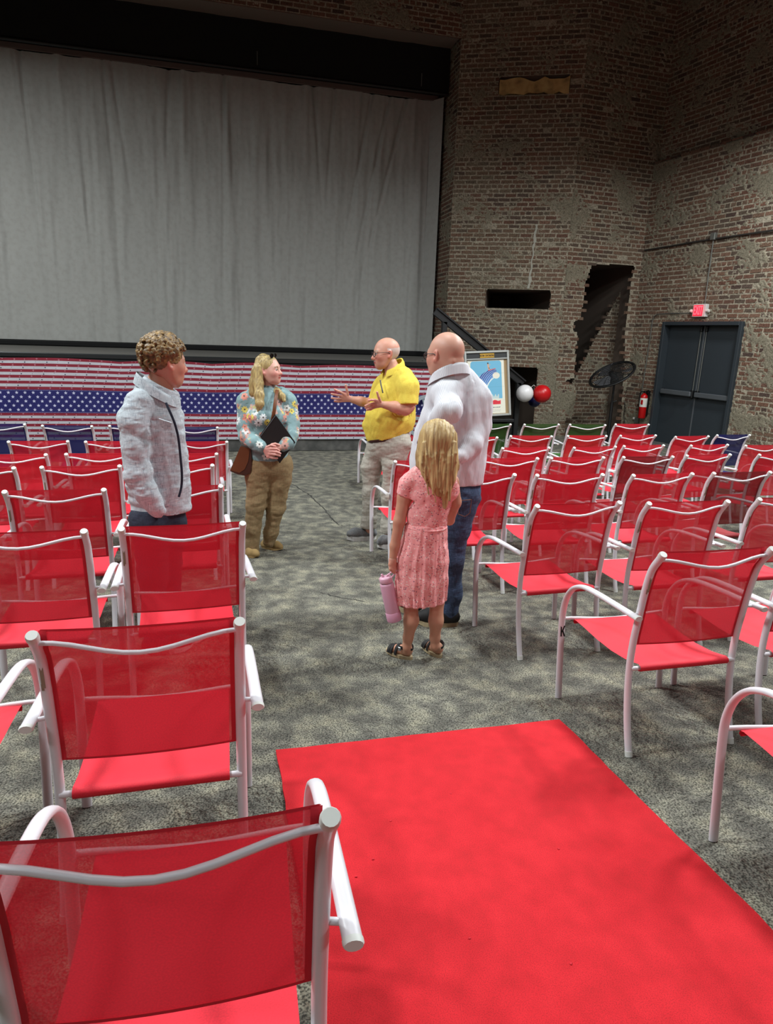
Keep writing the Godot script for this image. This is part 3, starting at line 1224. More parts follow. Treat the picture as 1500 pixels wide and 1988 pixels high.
	chair_meshes["hem"] = g.mesh()


func make_chair(colour: String, label: String, group: String, at: Vector3, turn: float) -> Node3D:
	var t := thing("sling_chair", label, "chair", at, turn, group)
	for s in [-1, 1]:
		put("rear_leg", chair_meshes["rear_leg%d" % s], M.white_paint, t)
		put("tube_cap", chair_meshes["cap%d" % s], M.cap_plastic, t)
		put("foot_cap", chair_meshes["foot%d" % s], M.cap_plastic, t)
		var a := put("arm", chair_meshes["arm%d" % s], M.white_paint, t)
		put("arm_cap", chair_meshes["arm_cap%d" % s], M.cap_plastic, a)
		put("arm_stub", chair_meshes["arm_stub%d" % s], M.white_paint, a)
	put("sticker", chair_meshes["sticker-1"], M.sticker, t)
	put("back_rail", chair_meshes["back_rail"], M.white_paint, t)
	put("front_rail", chair_meshes["front_rail"], M.white_paint, t)
	put("rear_rail", chair_meshes["rear_rail"], M.white_paint, t)
	put("seat", chair_meshes["seat"], M["seat_" + colour], t)
	var b := put("backrest", chair_meshes["backrest"], M["sling_" + colour], t)
	put("hem", chair_meshes["hem"], M["hem_" + colour], b)
	return t


# a chair by the x of its two rear tube tops' middle and their z; it stands on the raked floor, tilted with it
func seat_at(colour: String, x_left: float, z_top: float, yaw: float, label: String, group: String) -> Node3D:
	var tilt := atan(SLOPE_B) if z_top - 0.36 > FLAT_Z else 0.0
	var z := z_top - 0.088 + 0.858 * sin(tilt)
	var t := make_chair(colour, label, group, Vector3(x_left + HALF, floor_y(z), z), 0.0)
	# the four feet meet the slope
	t.basis = Basis(Vector3.UP, deg_to_rad(-yaw)) * Basis(Vector3.RIGHT, -tilt)
	return t


func make_chairs() -> void:
	build_chair_meshes()
	var red := "red sling armchair with white tube frame"
	var gl := "red chairs in the block by the blue front row"
	var gr := "red chairs in the block on the carpet's chair K side"
	# block beside the blue front row: [x of the outer tube, z of its top, yaw, label]
	var L := [
		[-0.337, -0.818, 2.0, "red sling armchair beside the carpet, its arm loop over the carpet edge"],
		[-0.434, -1.632, 0.0, "red sling armchair standing just off the end of the carpet, just ahead"],
		[-1.126, -1.66, 2.0, red + " in the block by the blue front row"],
		[-0.995, -2.78, 0.0, red + " in the block by the blue front row"],
		[-0.378, -2.815, -2.7, "red sling armchair directly behind the curly-haired young man"],
		[-1.07, -3.815, -0.5, red + " in the block by the blue front row"],
		[-0.456, -3.864, -0.5, red + " in the block by the blue front row"],
		[-1.76, -4.80, 0.0, red + " in the block by the blue front row"],
		[-1.116, -4.83, -1.8, red + " in the block by the blue front row"],
		[-0.503, -4.815, -1.0, red + " in the block by the blue front row"],
		[-1.738, -5.59, 0.0, red + " in the block by the blue front row"],
		[-1.115, -5.61, 0.0, red + " in the block by the blue front row"],
		[-0.470, -5.551, 0.0, red + " in the block by the blue front row"],
		[-1.781, -6.62, -2.0, red + " in the block by the blue front row"],
		[-1.138, -6.593, 0.0, red + " in the block by the blue front row"],
		[-0.370, -6.56, 0.0, red + " in the block by the blue front row"],
	]
	var row_of := [7, 6, 6, 5, 5, 4, 4, 3, 3, 3, 2, 2, 2, 1, 1, 1]
	var seat_of := [1, 1, 2, 2, 1, 2, 1, 3, 2, 1, 3, 2, 1, 3, 2, 1]
	var ord := ["", "first", "second", "third", "fourth", "fifth", "sixth", "seventh"]
	var n := 0
	for c in L:
		var words: String = c[3]
		if words.begins_with(red):
			words = "red sling chair, %s in from the aisle, %s row behind the navy blue chairs" % [ord[seat_of[n]], ord[row_of[n]]]
		seat_at("red", c[0], c[1], c[2], words, gl)
		n += 1
	n = 4
	for c in [[-2.405, -7.778, 0.0], [-1.724, -7.66, 4.0], [-1.075, -7.668, 0.0], [-0.449, -7.556, 0.0]]:
		seat_at("blue", c[0], c[1], c[2], "navy blue sling chair, %s in from the aisle, in front of the striped banner" % ord[n], "blue front row chairs")
		n -= 1
	var rr := red + " in the block on the fire door side"
	var R := [
		[1.572, -0.985, 2.0, "red sling armchair at the carpet edge one row behind the chair lettered K"],
		[1.585, -2.037, 0.2, "red sling armchair with a black letter K on its front leg"],
		[2.23, -2.05, 0.0, "red sling armchair next along the row from the chair lettered K"],
		[1.570, -3.03, -2.4, "red sling armchair one row ahead of the chair lettered K, beside the aisle"],
		[2.200, -2.992, 0.7, rr],
		[2.919, -3.022, 0.0, rr],
		[1.470, -4.117, 0.0, "red sling armchair directly behind the man in the white striped shirt"],
		[2.095, -4.058, 2.0, rr],
		[2.777, -4.0, -2.0, rr],
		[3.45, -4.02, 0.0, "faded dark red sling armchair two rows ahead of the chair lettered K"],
		[1.333, -4.913, 0.0, "red sling armchair at the aisle between the man in yellow and the girl"],
		[2.085, -5.01, 0.0, rr],
		[2.704, -5.028, 0.5, rr],
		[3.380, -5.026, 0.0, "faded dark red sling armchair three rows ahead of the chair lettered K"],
		[4.065, -5.12, -4.0, rr],
		[4.842, -5.106, 0.0, rr],
		[2.626, -5.845, -1.0, rr],
		[3.371, -5.87, -6.0, rr],
		[4.000, -5.985, -4.0, rr],
		[4.795, -6.0, -5.0, rr],
		[5.43, -5.931, 0.0, rr],
		[1.80, -6.88, 0.0, rr],
		[2.493, -6.788, 0.0, rr],
		[3.187, -6.876, 3.0, rr],
		[3.883, -6.884, 0.8, rr],
		[4.558, -6.91, -3.0, rr],
		[5.219, -6.82, -5.0, rr],
		[1.86, -7.93, 0.0, "red sling armchair in the foremost row behind the man in yellow"],
		[5.140, -7.90, 2.0, "red sling armchair at the end of the row of green chairs"],
	]
	var i := 0
	var last_z := 9.0
	var seat := 0
	var rows_r := [[-1.5, 7], [-2.5, 6], [-3.5, 5], [-4.5, 4], [-5.5, 3], [-6.4, 2], [-7.4, 1]]
	for c in R:
		seat = seat + 1 if absf(c[1] - last_z) < 0.35 else 1
		last_z = c[1]
		var words: String = c[3]
		if words == rr:
			var row := 1
			for q in rows_r:
				if c[1] < q[0]:
					row = q[1]
			words = "red sling chair, %s seen from the aisle, %s row behind the green chairs" % [ord[seat], ord[row]]
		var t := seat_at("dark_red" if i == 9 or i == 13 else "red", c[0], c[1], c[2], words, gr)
		if i == 1:
			# the painted row letter
			var k := put("row_letter", text_mesh("K", 0.05, 0.0006, "Droid Sans"), M.ink, t)
			k.position = Vector3(-HALF - 0.034, 0.335, -0.5292)
			k.rotation = Vector3(-0.1, -0.1, 0.0)
			k.scale = Vector3(0.62, 1.0, 1.0)
		i += 1
	seat_at("blue", 5.897, -6.93, -2.0, "single navy blue sling armchair near the fire doors", "")
	n = 0
	for c in [[3.137, -7.873, 0.0], [3.805, -7.87, -2.0], [4.458, -7.85, 5.0]]:
		seat_at("green", c[0], c[1], c[2], ["green sling chair in front of the film poster stand", "green sling chair between two other green chairs", "green sling chair in front of the pedestal fan"][n], "green front row chairs")
		n += 1


# ------------------------------------------------------------------ prints
func star_at(im: Image, cx: float, cy: float, r: float, c: Color) -> void:
	var w := im.get_width()
	var h := im.get_height()
	for y in range(int(cy - r - 1), int(cy + r + 2)):
		for x in range(int(cx - r - 1), int(cx + r + 2)):
			if y < 0 or y >= h:
				continue
			var d := Vector2(x + 0.5 - cx, y + 0.5 - cy)
			var a := fposmod(atan2(d.x, -d.y), TAU / 5.0) - TAU / 10.0
			var edge := r * 0.40 / cos(TAU / 10.0 - absf(a)) if false else lerpf(r * 0.40, r, pow(absf(a) / (TAU / 10.0), 1.35))
			if d.length() < edge:
				im.set_pixel(posmod(x, w), y, c)


func dot_at(im: Image, cx: float, cy: float, r: float, c: Color, ring := 0.0) -> void:
	var w := im.get_width()
	for y in range(int(cy - r - 1), int(cy + r + 2)):
		for x in range(int(cx - r - 1), int(cx + r + 2)):
			if y < 0 or y >= im.get_height():
				continue
			var d := Vector2(x + 0.5 - cx, y + 0.5 - cy).length()
			if d < r and d >= ring:
				im.set_pixel(posmod(x, w), y, c)


func banner_print() -> ImageTexture:
	var W := 792
	var H := 1086
	var im := Image.create(W, H, false, Image.FORMAT_RGB8)
	var red := Color(0.52, 0.10, 0.185)
	var white := Color(0.74, 0.735, 0.765)
	var blue := Color(0.105, 0.095, 0.38)
	var r := RandomNumberGenerator.new()
	r.seed = 77
	var b0 := int(H * 0.382)
	var b1 := int(H * 0.665)
	for k in 11:
		im.fill_rect(Rect2i(0, b0 * k / 11, W, b0 / 11 + 2), red if k % 2 == 0 else white)
	for k in 10:
		im.fill_rect(Rect2i(0, b1 + (H - b1) * k / 10, W, (H - b1) / 10 + 2), red if k % 2 == 0 else white)
	im.fill_rect(Rect2i(0, b0, W, b1 - b0), blue)
	for k in 11:
		var y := b0 * (k + 0.5) / 11.0
		for q in 3:
			var x := W * (q + 0.5 * (k % 4) / 2.0 + 0.2 * k) / 3.0
			if k % 2 == 1:
				dot_at(im, x, y + r.randf_range(-8, 8), 8.0, Color(0.17, 0.15, 0.25))
				dot_at(im, x + 130, y + r.randf_range(-10, 10), 4.0, Color(0.25, 0.22, 0.32))
			else:
				dot_at(im, x, y + r.randf_range(-8, 8), 9.0, Color(0.78, 0.55, 0.60), 5.0)
				dot_at(im, x + 120, y + r.randf_range(-10, 10), 5.0, Color(0.80, 0.60, 0.64))
	for k in 10:
		var y := b1 + (H - b1) * (k + 0.5) / 10.0
		for q in 3:
			var x := W * (q + 0.37 * k + 0.15) / 3.0
			if k % 2 == 1:
				dot_at(im, x, y + r.randf_range(-8, 8), 8.0, Color(0.17, 0.15, 0.25))
				dot_at(im, x + 130, y + r.randf_range(-10, 10), 4.0, Color(0.25, 0.22, 0.32))
			else:
				dot_at(im, x, y + r.randf_range(-8, 8), 9.0, Color(0.78, 0.55, 0.60), 5.0)
				dot_at(im, x + 120, y + r.randf_range(-10, 10), 5.0, Color(0.80, 0.60, 0.64))
	for row in 5:
		for k in 8:
			star_at(im, W * (k + (0.5 if row % 2 == 1 else 0.0) + 0.2) / 8.0, b0 + (b1 - b0) * (row + 0.72) / 5.45, 22.0, Color(0.80, 0.80, 0.90))
	for k in 44:
		dot_at(im, W * (k + 0.5) / 44.0, b0 + 8, 3.4, Color(0.8, 0.8, 0.9))
		dot_at(im, W * (k + 0.5) / 44.0, b1 - 8, 3.4, Color(0.8, 0.8, 0.9))
	return ImageTexture.create_from_image(im)


# a made-up seaside film sheet: a curling wave, a tiny rider, a red title stroke and lines of small print
func poster_print() -> ImageTexture:
	var W := 300
	var H := 440
	var im := Image.create(W, H, false, Image.FORMAT_RGB8)
	var paper := Color(0.90, 0.885, 0.82)
	im.fill(paper)
	var sky := Color(0.44, 0.70, 0.82)
	for y in range(8, 318):
		for x in range(22, 278):
			var cx := clampi(x, 46, 254)
			var cy := clampi(y, 30, 400)
			if Vector2(x - cx, y - cy).length() > 23.0:
				continue
			var c := sky
			var p := Vector2(x, y)
			# outer and inner sweep of the breaker
			var o := Vector2((p.x - 210.0) / 190.0, (p.y - 330.0) / 250.0).length()
			var i := Vector2((p.x - 262.0) / 120.0, (p.y - 300.0) / 165.0).length()
			if o < 1.0 and i > 1.0 and p.x < 236.0 and y > 78:
				var t := (1.0 - o) / maxf(1.0 - o + (i - 1.0) * 0.55, 0.001)
				c = Color(0.20, 0.30, 0.58).lerp(Color(0.33, 0.55, 0.80), t)
				if fposmod(t * 5.0 + 0.02 * x, 1.0) < 0.16 or t > 0.9:
					c = Color(0.85, 0.90, 0.90)
			if Vector2((p.x - 232.0) / 30.0, (p.y - 128.0) / 26.0).length() < 1.0:
				c = paper
			if y > 290 + 10.0 * sin(x * 0.25) and x < 250:
				c = c.lerp(paper, 0.7)
			im.set_pixel(x, y, c)
	# folds of the old sheet
	for y in H:
		im.set_pixel(150, y, im.get_pixel(150, y).lightened(0.25))
	for yy in [110, 220, 330]:
		for x in W:
			im.set_pixel(x, yy, im.get_pixel(x, yy).darkened(0.22))
	# rider on a board
	for y in range(60, 92):
		for x in range(150, 235):
			var p := Vector2(x, y)
			var a := Vector2(168, 84)
			var b := Vector2(226, 72)
			var h := clampf((p - a).dot(b - a) / (b - a).length_squared(), 0, 1)
			if p.distance_to(a + (b - a) * h) < 3.2:
				im.set_pixel(x, y, Color(0.82, 0.33, 0.32))
	for q in [[174, 68, 8.0], [171, 58, 7.0], [169, 46, 6.5], [168, 36, 6.0], [178, 44, 3.5], [185, 40, 3.0], [180, 76, 4.0]]:
		dot_at(im, q[0], q[1], q[2], Color(0.86, 0.66, 0.52))
	dot_at(im, 167, 27, 6.0, Color(0.25, 0.17, 0.14))
	dot_at(im, 176, 67, 4.5, Color(0.25, 0.2, 0.2))
	# title stroke
	var r := RandomNumberGenerator.new()
	r.seed = 12
	for x in range(60, 262):
		var top := 332 + int(5.0 * sin(x * 0.11)) + r.randi() % 3
		for y in range(top, 366 - r.randi() % 3):
			im.set_pixel(x, y, Color(0.86, 0.20, 0.26))
	for k in 18:
		for y in range(340, 362):
			if r.randf() < 0.5:
				im.set_pixel(70 + k * 10 + r.randi() % 3, y, Color(0.62, 0.12, 0.2))
	# small print
	for row in 5:
		var x := 40 + (r.randi() % 14)
		var yy: int = [386, 390, 408, 416, 424][row]
		while x < 258:
			var wd := 3 + r.randi() % 9
			im.fill_rect(Rect2i(x, yy, mini(wd, 260 - x), 3 if row < 2 else 2), Color(0.28, 0.30, 0.36) if row < 2 else Color(0.62, 0.62, 0.62))
			x += wd + 2 + r.randi() % 4
	return ImageTexture.create_from_image(im)


# ------------------------------------------------------------------ things at the stage
func make_stage_things() -> void:
	# striped and starred banner pinned along the stage front, in two lengths
	var bm := mat(Color(1, 1, 1), 0.55)
	bm.albedo_texture = banner_print()
	M.banner = bm
	var t := thing("banner", "plastic banner of red and white stripes with a blue star band along the stage front", "banner", Vector3(0, -0.059, STAGE_Z + 0.045))
	var nb := noise(81, 1.0, 3)
	for piece in [[-6.6, -1.07, 0.0, 0.31], [-1.12, 3.55, 0.006, 0.0]]:
		var rows := []
		var n := 160
		for i in 15:
			var f := i / 14.0
			var row := []
			for k in n:
				var x := lerpf(piece[0], piece[1], k / float(n - 1))
				var sc := absf(sin(x * 1.9 + 0.6 * sin(x)))
				var drop := 0.035 * (1.0 - sc) * (1.0 - f) * (1.0 if i == 0 else 0.35)
				row.append(Vector3(x, 1.207 * (1.0 - f) - drop, piece[2] + 0.012 + 0.010 * nb.get_noise_2d(x * 3.0, f * 2.0) + 0.006 * sin(x * 9.0 + f * 4.0) * (1.0 - f)))
			rows.append(row)
		var g := Geo.new()
		g.sheet(rows, Vector2((piece[1] - piece[0]) / 0.88, 1.0), true)
		for k in g.uv.size():
			g.uv[k].x += piece[3]
		obj("banner_length", g, bm, t)
	# big silver film reel leaning at the banner's end
	var rc := on_plane(830, 811, Vector3(0, 0, -10.9), Vector3(0, 0, 1))
	t = thing("film_reel", "large silver film reel prop with open spokes leaning against the stage", "film reel", rc)
	var R := 0.385
	var g := Geo.new()
	for s in [0.0]:
		var ring := []
		for q in [[R - 0.058, -0.014], [R, -0.014], [R, 0.014], [R - 0.058, 0.014], [R - 0.058, -0.014]]:
			ring.append(Vector2(q[0], q[1]))
		g.lathe(ring, 48, Vector3.ZERO, Basis(Vector3.RIGHT, PI / 2), 0.9)
	obj("rim", g, M.reel_silver, t)
	for k in 5:
		var a := TAU * k / 5.0 + PI
		g = Geo.new()
		g.box(Vector3(cos(a) * 0.19, sin(a) * 0.19, 0), Vector3(0.30, 0.03, 0.016), 0.004, Basis(Vector3(0, 0, 1), a))
		obj("spoke", g, M.reel_silver, t)
	g = Geo.new()
	g.lathe([Vector2(0, -0.02), Vector2(0.06, -0.02), Vector2(0.06, 0.02), Vector2(0, 0.02)], 20, Vector3.ZERO, Basis(Vector3.RIGHT, PI / 2))
	obj("hub", g, M.reel_silver, t)
	g = Geo.new()
	g.box(Vector3(0, -R - 0.06 - (rc.y - R - FLAT_Y - 0.12) / 2.0, -0.01), Vector3(0.34, rc.y - R - FLAT_Y - 0.0 , 0.14), 0.01)
	obj("stand", g, M.black_paint, t)
	# black stair down from the stage
	t = thing("stage_stair", "black wooden stair with a board handrail leading up to the stage", "stair", Vector3(3.72, FLAT_Y, -11.62))
	var steps := 8
	var rise := (STAGE_Y - FLAT_Y) / steps
	var run := 1.66 / (steps - 1)
	for k in steps - 1:
		g = Geo.new()
		g.box(Vector3(k * run + run / 2, STAGE_Y - FLAT_Y - (k + 1) * rise - 0.02, 0), Vector3(run + 0.02, 0.04, 0.92), 0.006)
		obj("tread", g, M.black_paint, t)
		g = Geo.new()
		g.box(Vector3(k * run + 0.01, (STAGE_Y - FLAT_Y - (k + 1) * rise) / 2, 0), Vector3(0.02, STAGE_Y - FLAT_Y - (k + 1) * rise, 0.9))
		obj("riser", g, M.black_paint, t)
	for s in [-0.47, 0.47]:
		g = Geo.new()
		g.face_n([Vector3(0, 0, s), Vector3(1.7, 0, s), Vector3(1.7, 0.14, s), Vector3(0, STAGE_Y - FLAT_Y, s)], Vector3(0, 0, signf(s)))
		g.face_n([Vector3(0, 0, s - 0.03), Vector3(1.7, 0, s - 0.03), Vector3(1.7, 0.14, s - 0.03), Vector3(0, STAGE_Y - FLAT_Y, s - 0.03)], Vector3(0, 0, signf(s)))
		g.face_n([Vector3(0, STAGE_Y - FLAT_Y, s), Vector3(1.7, 0.14, s), Vector3(1.7, 0.14, s - 0.03), Vector3(0, STAGE_Y - FLAT_Y, s - 0.03)], Vector3(0.5, 0.8, 0))
		obj("stringer", g, M.black_paint, t)
	var za := -11.12
	var ha := on_plane(846, 607, Vector3(0, 0, za), Vector3(0, 0, 1)) - t.position
	var hb := on_plane(1012, 744, Vector3(0, 0, za), Vector3(0, 0, 1)) - t.position
	var hd := (hb - ha).normalized()
	g = Geo.new()
	g.box((ha + hb) / 2, Vector3((hb - ha).length() + 0.06, 0.11, 0.045), 0.008, Basis(hd, Vector3(-hd.y, hd.x, 0), Vector3(0, 0, 1)))
	g.box((ha + hb) / 2 + Vector3(-hd.y, hd.x, 0) * 0.065, Vector3((hb - ha).length() + 0.06, 0.03, 0.1), 0.006, Basis(hd, Vector3(-hd.y, hd.x, 0), Vector3(0, 0, 1)))
	obj("handrail", g, M.black_paint, t)
	for f in [0.1, 0.55, 0.97]:
		var p := ha.lerp(hb, f)
		g = Geo.new()
		g.box(Vector3(p.x, p.y / 2 - 0.02, p.z - 0.02), Vector3(0.085, p.y, 0.085), 0.008)
		obj("post", g, M.black_paint, t)
	# poster in a silver display frame on a black stand
	var tl := on_plane(900, 680, Vector3(0, 0, -10.82), Vector3(0, 0, 1))
	var tr := on_plane(986.5, 682, Vector3(0, 0, -10.82), Vector3(0, 0, 1))
	var br := on_plane(994.5, 808.5, Vector3(0, 0, -10.66), Vector3(0, 0, 1))
	var ex := (tr - tl).normalized()
	var ey := (tr - br)
	ey = (ey - ex * ey.dot(ex) * 0.35)
	var H := ey.length()
	ey = ey.normalized()
	ex = (ex - ey * ex.dot(ey)).normalized()
	var ez := ex.cross(ey)
	var Wd := (tr - tl).length()
	t = thing("film_poster", "silver framed film poster of a blue wave under a NOW SHOWING header", "poster", (tl + tr) / 2 - ey * H)
	t.basis = Basis(ex, ey, ez)
	g = Geo.new()
	var fw := 0.035
	g.box(Vector3(-Wd / 2 + fw / 2, H / 2, 0), Vector3(fw, H, 0.05), 0.007)
	obj("frame_stile", g, M.silver_frame, t)
	g = Geo.new()
	g.box(Vector3(Wd / 2 - fw / 2, H / 2, 0), Vector3(fw, H, 0.05), 0.007)
	obj("frame_stile", g, M.silver_frame, t)
	for yy in [fw / 2, H - fw / 2, H - 0.135]:
		g = Geo.new()
		g.box(Vector3(0, yy, 0), Vector3(Wd - 2 * fw + 0.002, fw if yy != H - 0.135 else 0.022, 0.05), 0.006)
		obj("frame_rail", g, M.silver_frame, t)
	g = Geo.new()
	g.box(Vector3(0, H / 2, -0.015), Vector3(Wd - 0.03, H - 0.03, 0.012))
	obj("back_board", g, M.kraft, t)
	g = Geo.new()
	g.box(Vector3(0, H - 0.08, -0.006), Vector3(Wd - 2 * fw, 0.09, 0.01))
	obj("header_panel", g, mat(Color(0.20, 0.205, 0.21), 0.7), t)
	g = Geo.new()
	g.box(Vector3(0.01, H - 0.08, 0.003), Vector3(0.255, 0.068, 0.008), 0.001)
	var board := obj("header_board", g, M.yellow_board, t)
	var words := put("header_lettering", text_mesh("NOW SHOWING", 0.036, 0.002, "Droid Sans"), M.ink, board)
	words.position = Vector3(0.01, H - 0.08, 0.0085)
	words.scale = Vector3(0.70, 1.0, 1.0)
	g = Geo.new()
	var pw := Wd - 2 * fw - 0.075
	var px := -Wd / 2 + fw + 0.02 + pw / 2
	var y0 := fw + 0.01
	var y1 := H - 0.15
	g.face_n([Vector3(px - pw / 2, y0, -0.004), Vector3(px + pw / 2, y0, -0.004), Vector3(px + pw / 2, y1, -0.004), Vector3(px - pw / 2, y1, -0.004)], Vector3(0, 0, 1), [Vector2(0, 1), Vector2(1, 1), Vector2(1, 0), Vector2(0, 0)])
	var pm := mat(Color(1, 1, 1), 0.7)
	pm.albedo_texture = poster_print()
	obj("poster_sheet", g, pm, t)
	var foot := (tl + tr) / 2 - Basis(ex, ey, ez).y * H
	t = thing("poster_stand", "black box stand under the framed film poster", "stand", Vector3(foot.x, FLAT_Y, -10.75))
	var sh := foot.y - FLAT_Y - 0.03
	g = Geo.new()
	g.box(Vector3(0, sh - 0.03, 0), Vector3(0.86, 0.05, 0.34), 0.008)
	obj("stand_top", g, M.black_paint, t)
	for sx in [-0.36, 0.36]:
		g = Geo.new()
		g.box(Vector3(sx, (sh - 0.055) / 2, 0), Vector3(0.07, sh - 0.055, 0.28), 0.008)
		obj("leg", g, M.black_paint, t)
	g = Geo.new()
	g.box(Vector3(0, (sh - 0.055) / 2, -0.1), Vector3(0.65, sh - 0.06, 0.03))
	obj("stand_back", g, M.black_paint, t)
	# balloons tied to the end of the handrail
	var knot := on_plane(1036, 747, Vector3(0, 0, -11.02), Vector3(0, 0, 1))
	for q in [["white", 1018.5, 763.5, -10.90, 0.148, Color(0.87, 0.86, 0.86), "white round balloon tied to the stair handrail"], ["red", 1051.5, 764.5, -10.90, 0.156, Color(0.72, 0.055, 0.08), "red round balloon tied to the stair handrail"], ["blue", 1037, 778, -11.36, 0.115, Color(0.06, 0.07, 0.28), "dark blue balloon half hidden behind the white and red balloons"]]:
		var c := on_plane(q[1], q[2], Vector3(0, 0, q[3]), Vector3(0, 0, 1))
		t = thing("balloon", q[6], "balloon", c, 0.0, "balloons at the stair")
		g = Geo.new()
		var prof := []
		for k in 19:
			var a := PI * k / 18.0
			var rr: float = q[4]
			prof.append(Vector2(rr * sin(a) * (1.0 - 0.03 * cos(a)), -rr * cos(a)))
		var up := (c - knot).normalized()
		var sx := up.cross(Vector3(0, 0, 1)).normalized()
		g.lathe(prof, 28, Vector3.ZERO, Basis(sx, up, sx.cross(up)))
		var bmat := mat(q[5], 0.35)
		obj("balloon_skin", g, bmat, t)
		g = Geo.new()
		g.lathe([Vector2(0.002, -q[4] - 0.001), Vector2(0.006, -q[4] - 0.012), Vector2(0.013, -q[4] - 0.02), Vector2(0.0, -q[4] - 0.018)], 10, Vector3.ZERO, Basis(sx, up, sx.cross(up)))
		obj("neck", g, bmat, t)
		g = Geo.new()
		g.tube([-up * (q[4] + 0.012), (knot - c) * 0.98], 0.003, 0.003, 6)
		obj("ribbon", g, M.paper, t)


# ------------------------------------------------------------------ things on the brick walls
func wall_point(w: Wall, x: float, y: float, off := 0.0) -> Vector3:
	return on_plane(x, y, w.origin + w.nrm * off, w.nrm)


func make_wall_things() -> void:
	var w := wall_right
	var wb := Basis(w.u, Vector3.UP, w.nrm)
	# conduits
	var t := thing("wall_conduit", "dark conduit running level along the brick side wall", "conduit", Vector3.ZERO)
	var g := Geo.new()
	var path := []
	for q in [[1251, 486], [1300, 478], [1340, 471], [1385, 464], [1440, 456], [1500, 447]]:
		path.append(wall_point(w, q[0], q[1], 0.03))
	path.append(path[5] + (path[5] - path[4]) * 1.5)
	g.tube(path, 0.016, 0.016, 8)
	obj("pipe", g, M.dark_conduit, t)
	var jb := wall_point(w, 1385, 459, 0.04)
	g = Geo.new()
	g.box(jb, Vector3(0.10, 0.12, 0.07), 0.006, wb)
	obj("junction_box", g, M.conduit, t)
	g = Geo.new()
	g.tube([wall_point(w, 1384.5, 465, 0.035), wall_point(w, 1374, 540, 0.035), wall_point(w, 1367.5, 593, 0.035)], 0.011, 0.011, 8)
	obj("drop_pipe", g, M.conduit, t)
	# exit sign
	var sc := wall_point(w, 1358.5, 603, 0.05)
	t = thing("exit_sign", "lit red EXIT sign in a white housing above the fire doors", "exit sign", sc)
	t.basis = wb
	g = Geo.new()
	g.box(Vector3(0, 0, -0.01), Vector3(0.30, 0.225, 0.075), 0.008)
	obj("housing", g, mat(Color(0.80, 0.79, 0.78), 0.5), t)
	g = Geo.new()
	g.box(Vector3(-0.02, 0, 0.03), Vector3(0.215, 0.19, 0.008), 0.002)
	var lit := mat(Color(0.85, 0.16, 0.24), 0.5)
	lit.emission_enabled = true
	lit.emission = Color(0.95, 0.16, 0.27)
	lit.emission_energy_multiplier = 0.75
	var face := obj("sign_panel", g, lit, t)
	var lt := mat(Color(1.0, 0.45, 0.5), 0.5)
	lt.emission_enabled = true
	lt.emission = Color(1.0, 0.40, 0.46)
	lt.emission_energy_multiplier = 0.9
	var ex := put("sign_lettering", text_mesh("EXIT", 0.13, 0.002), lt, face)
	ex.position = Vector3(-0.02, 0, 0.0355)
	ex.scale = Vector3(0.52, 1.15, 1.0)
	for s in [-1, 1]:
		g = Geo.new()
		g.lathe([Vector2(0, -0.03), Vector2(0.028, -0.028), Vector2(0.033, 0.0), Vector2(0.024, 0.03), Vector2(0, 0.032)], 14, Vector3(s * 0.185, -0.005, 0.01), Basis(Vector3.RIGHT, 1.2))
		g.box(Vector3(s * 0.158, -0.005, -0.005), Vector3(0.03, 0.02, 0.02))
		obj("lamp_head", g, M.paper, t)
	var l := OmniLight3D.new()
	l.name = "sign_light"
	l.light_color = Color(1.0, 0.25, 0.32)
	l.light_energy = 0.035
	l.light_size = 0.08
	l.omni_range = 30.0
	l.shadow_enabled = true
	l.position = Vector3(-0.02, 0, 0.10)
	t.add_child(l)
	# thin feed pipe from the sign round the door to a socket box
	t = thing("feed_pipe", "thin grey pipe bending down from the exit sign beside the doors", "pipe", Vector3.ZERO)
	g = Geo.new()
	path = []
	for q in [[1346, 608], [1320, 608], [1295, 608.5], [1276, 610], [1269, 614], [1266, 624], [1261, 660], [1254, 705], [1246, 757], [1238, 810]]:
		path.append(wall_point(w, q[0], q[1], 0.022))
	g.tube(path, 0.0095, 0.0095, 8)
	obj("pipe", g, M.conduit, t)
	g = Geo.new()
	g.box(wall_point(w, 1236, 816, 0.035), Vector3(0.1, 0.11, 0.06), 0.006, wb)
	obj("socket_box", g, M.conduit, t)
	g = Geo.new()
	g.box(wall_point(w, 1230, 812, 0.06), Vector3(0.045, 0.045, 0.03), 0.008, wb)
	obj("plug", g, M.paper, t)
	# fire extinguisher
	var fe := wall_point(w, 1244.5, 812, 0.14)
	t = thing("fire_extinguisher", "red fire extinguisher with a white label hung beside the fire doors", "extinguisher", fe)
	t.basis = wb
	g = Geo.new()
	g.lathe([Vector2(0, 0), Vector2(0.062, 0.0), Vector2(0.072, 0.015), Vector2(0.072, 0.42), Vector2(0.062, 0.46), Vector2(0.035, 0.485), Vector2(0.022, 0.49), Vector2(0.022, 0.505), Vector2(0, 0.505)], 22)
	obj("cylinder", g, M.extinguisher, t)
	g = Geo.new()
	g.lathe([Vector2(0.0725, 0.23), Vector2(0.0732, 0.235), Vector2(0.0732, 0.40), Vector2(0.0725, 0.405)], 22)
	obj("paper_label", g, M.paper, t)
	g = Geo.new()
	g.box(Vector3(0.03, 0.325, 0.068), Vector3(0.05, 0.09, 0.014), 0.004)
	obj("instruction_panel", g, M.extinguisher, t)
	g = Geo.new()
	g.box(Vector3(0.01, 0.525, 0), Vector3(0.06, 0.045, 0.04), 0.008)
	g.box(Vector3(0.06, 0.55, 0), Vector3(0.12, 0.014, 0.02), 0.004, Basis(Vector3(0, 0, 1), 0.35))
	g.box(Vector3(0.06, 0.525, 0), Vector3(0.11, 0.012, 0.02), 0.004)
	obj("valve_handle", g, M.black_metal, t)
	g = Geo.new()
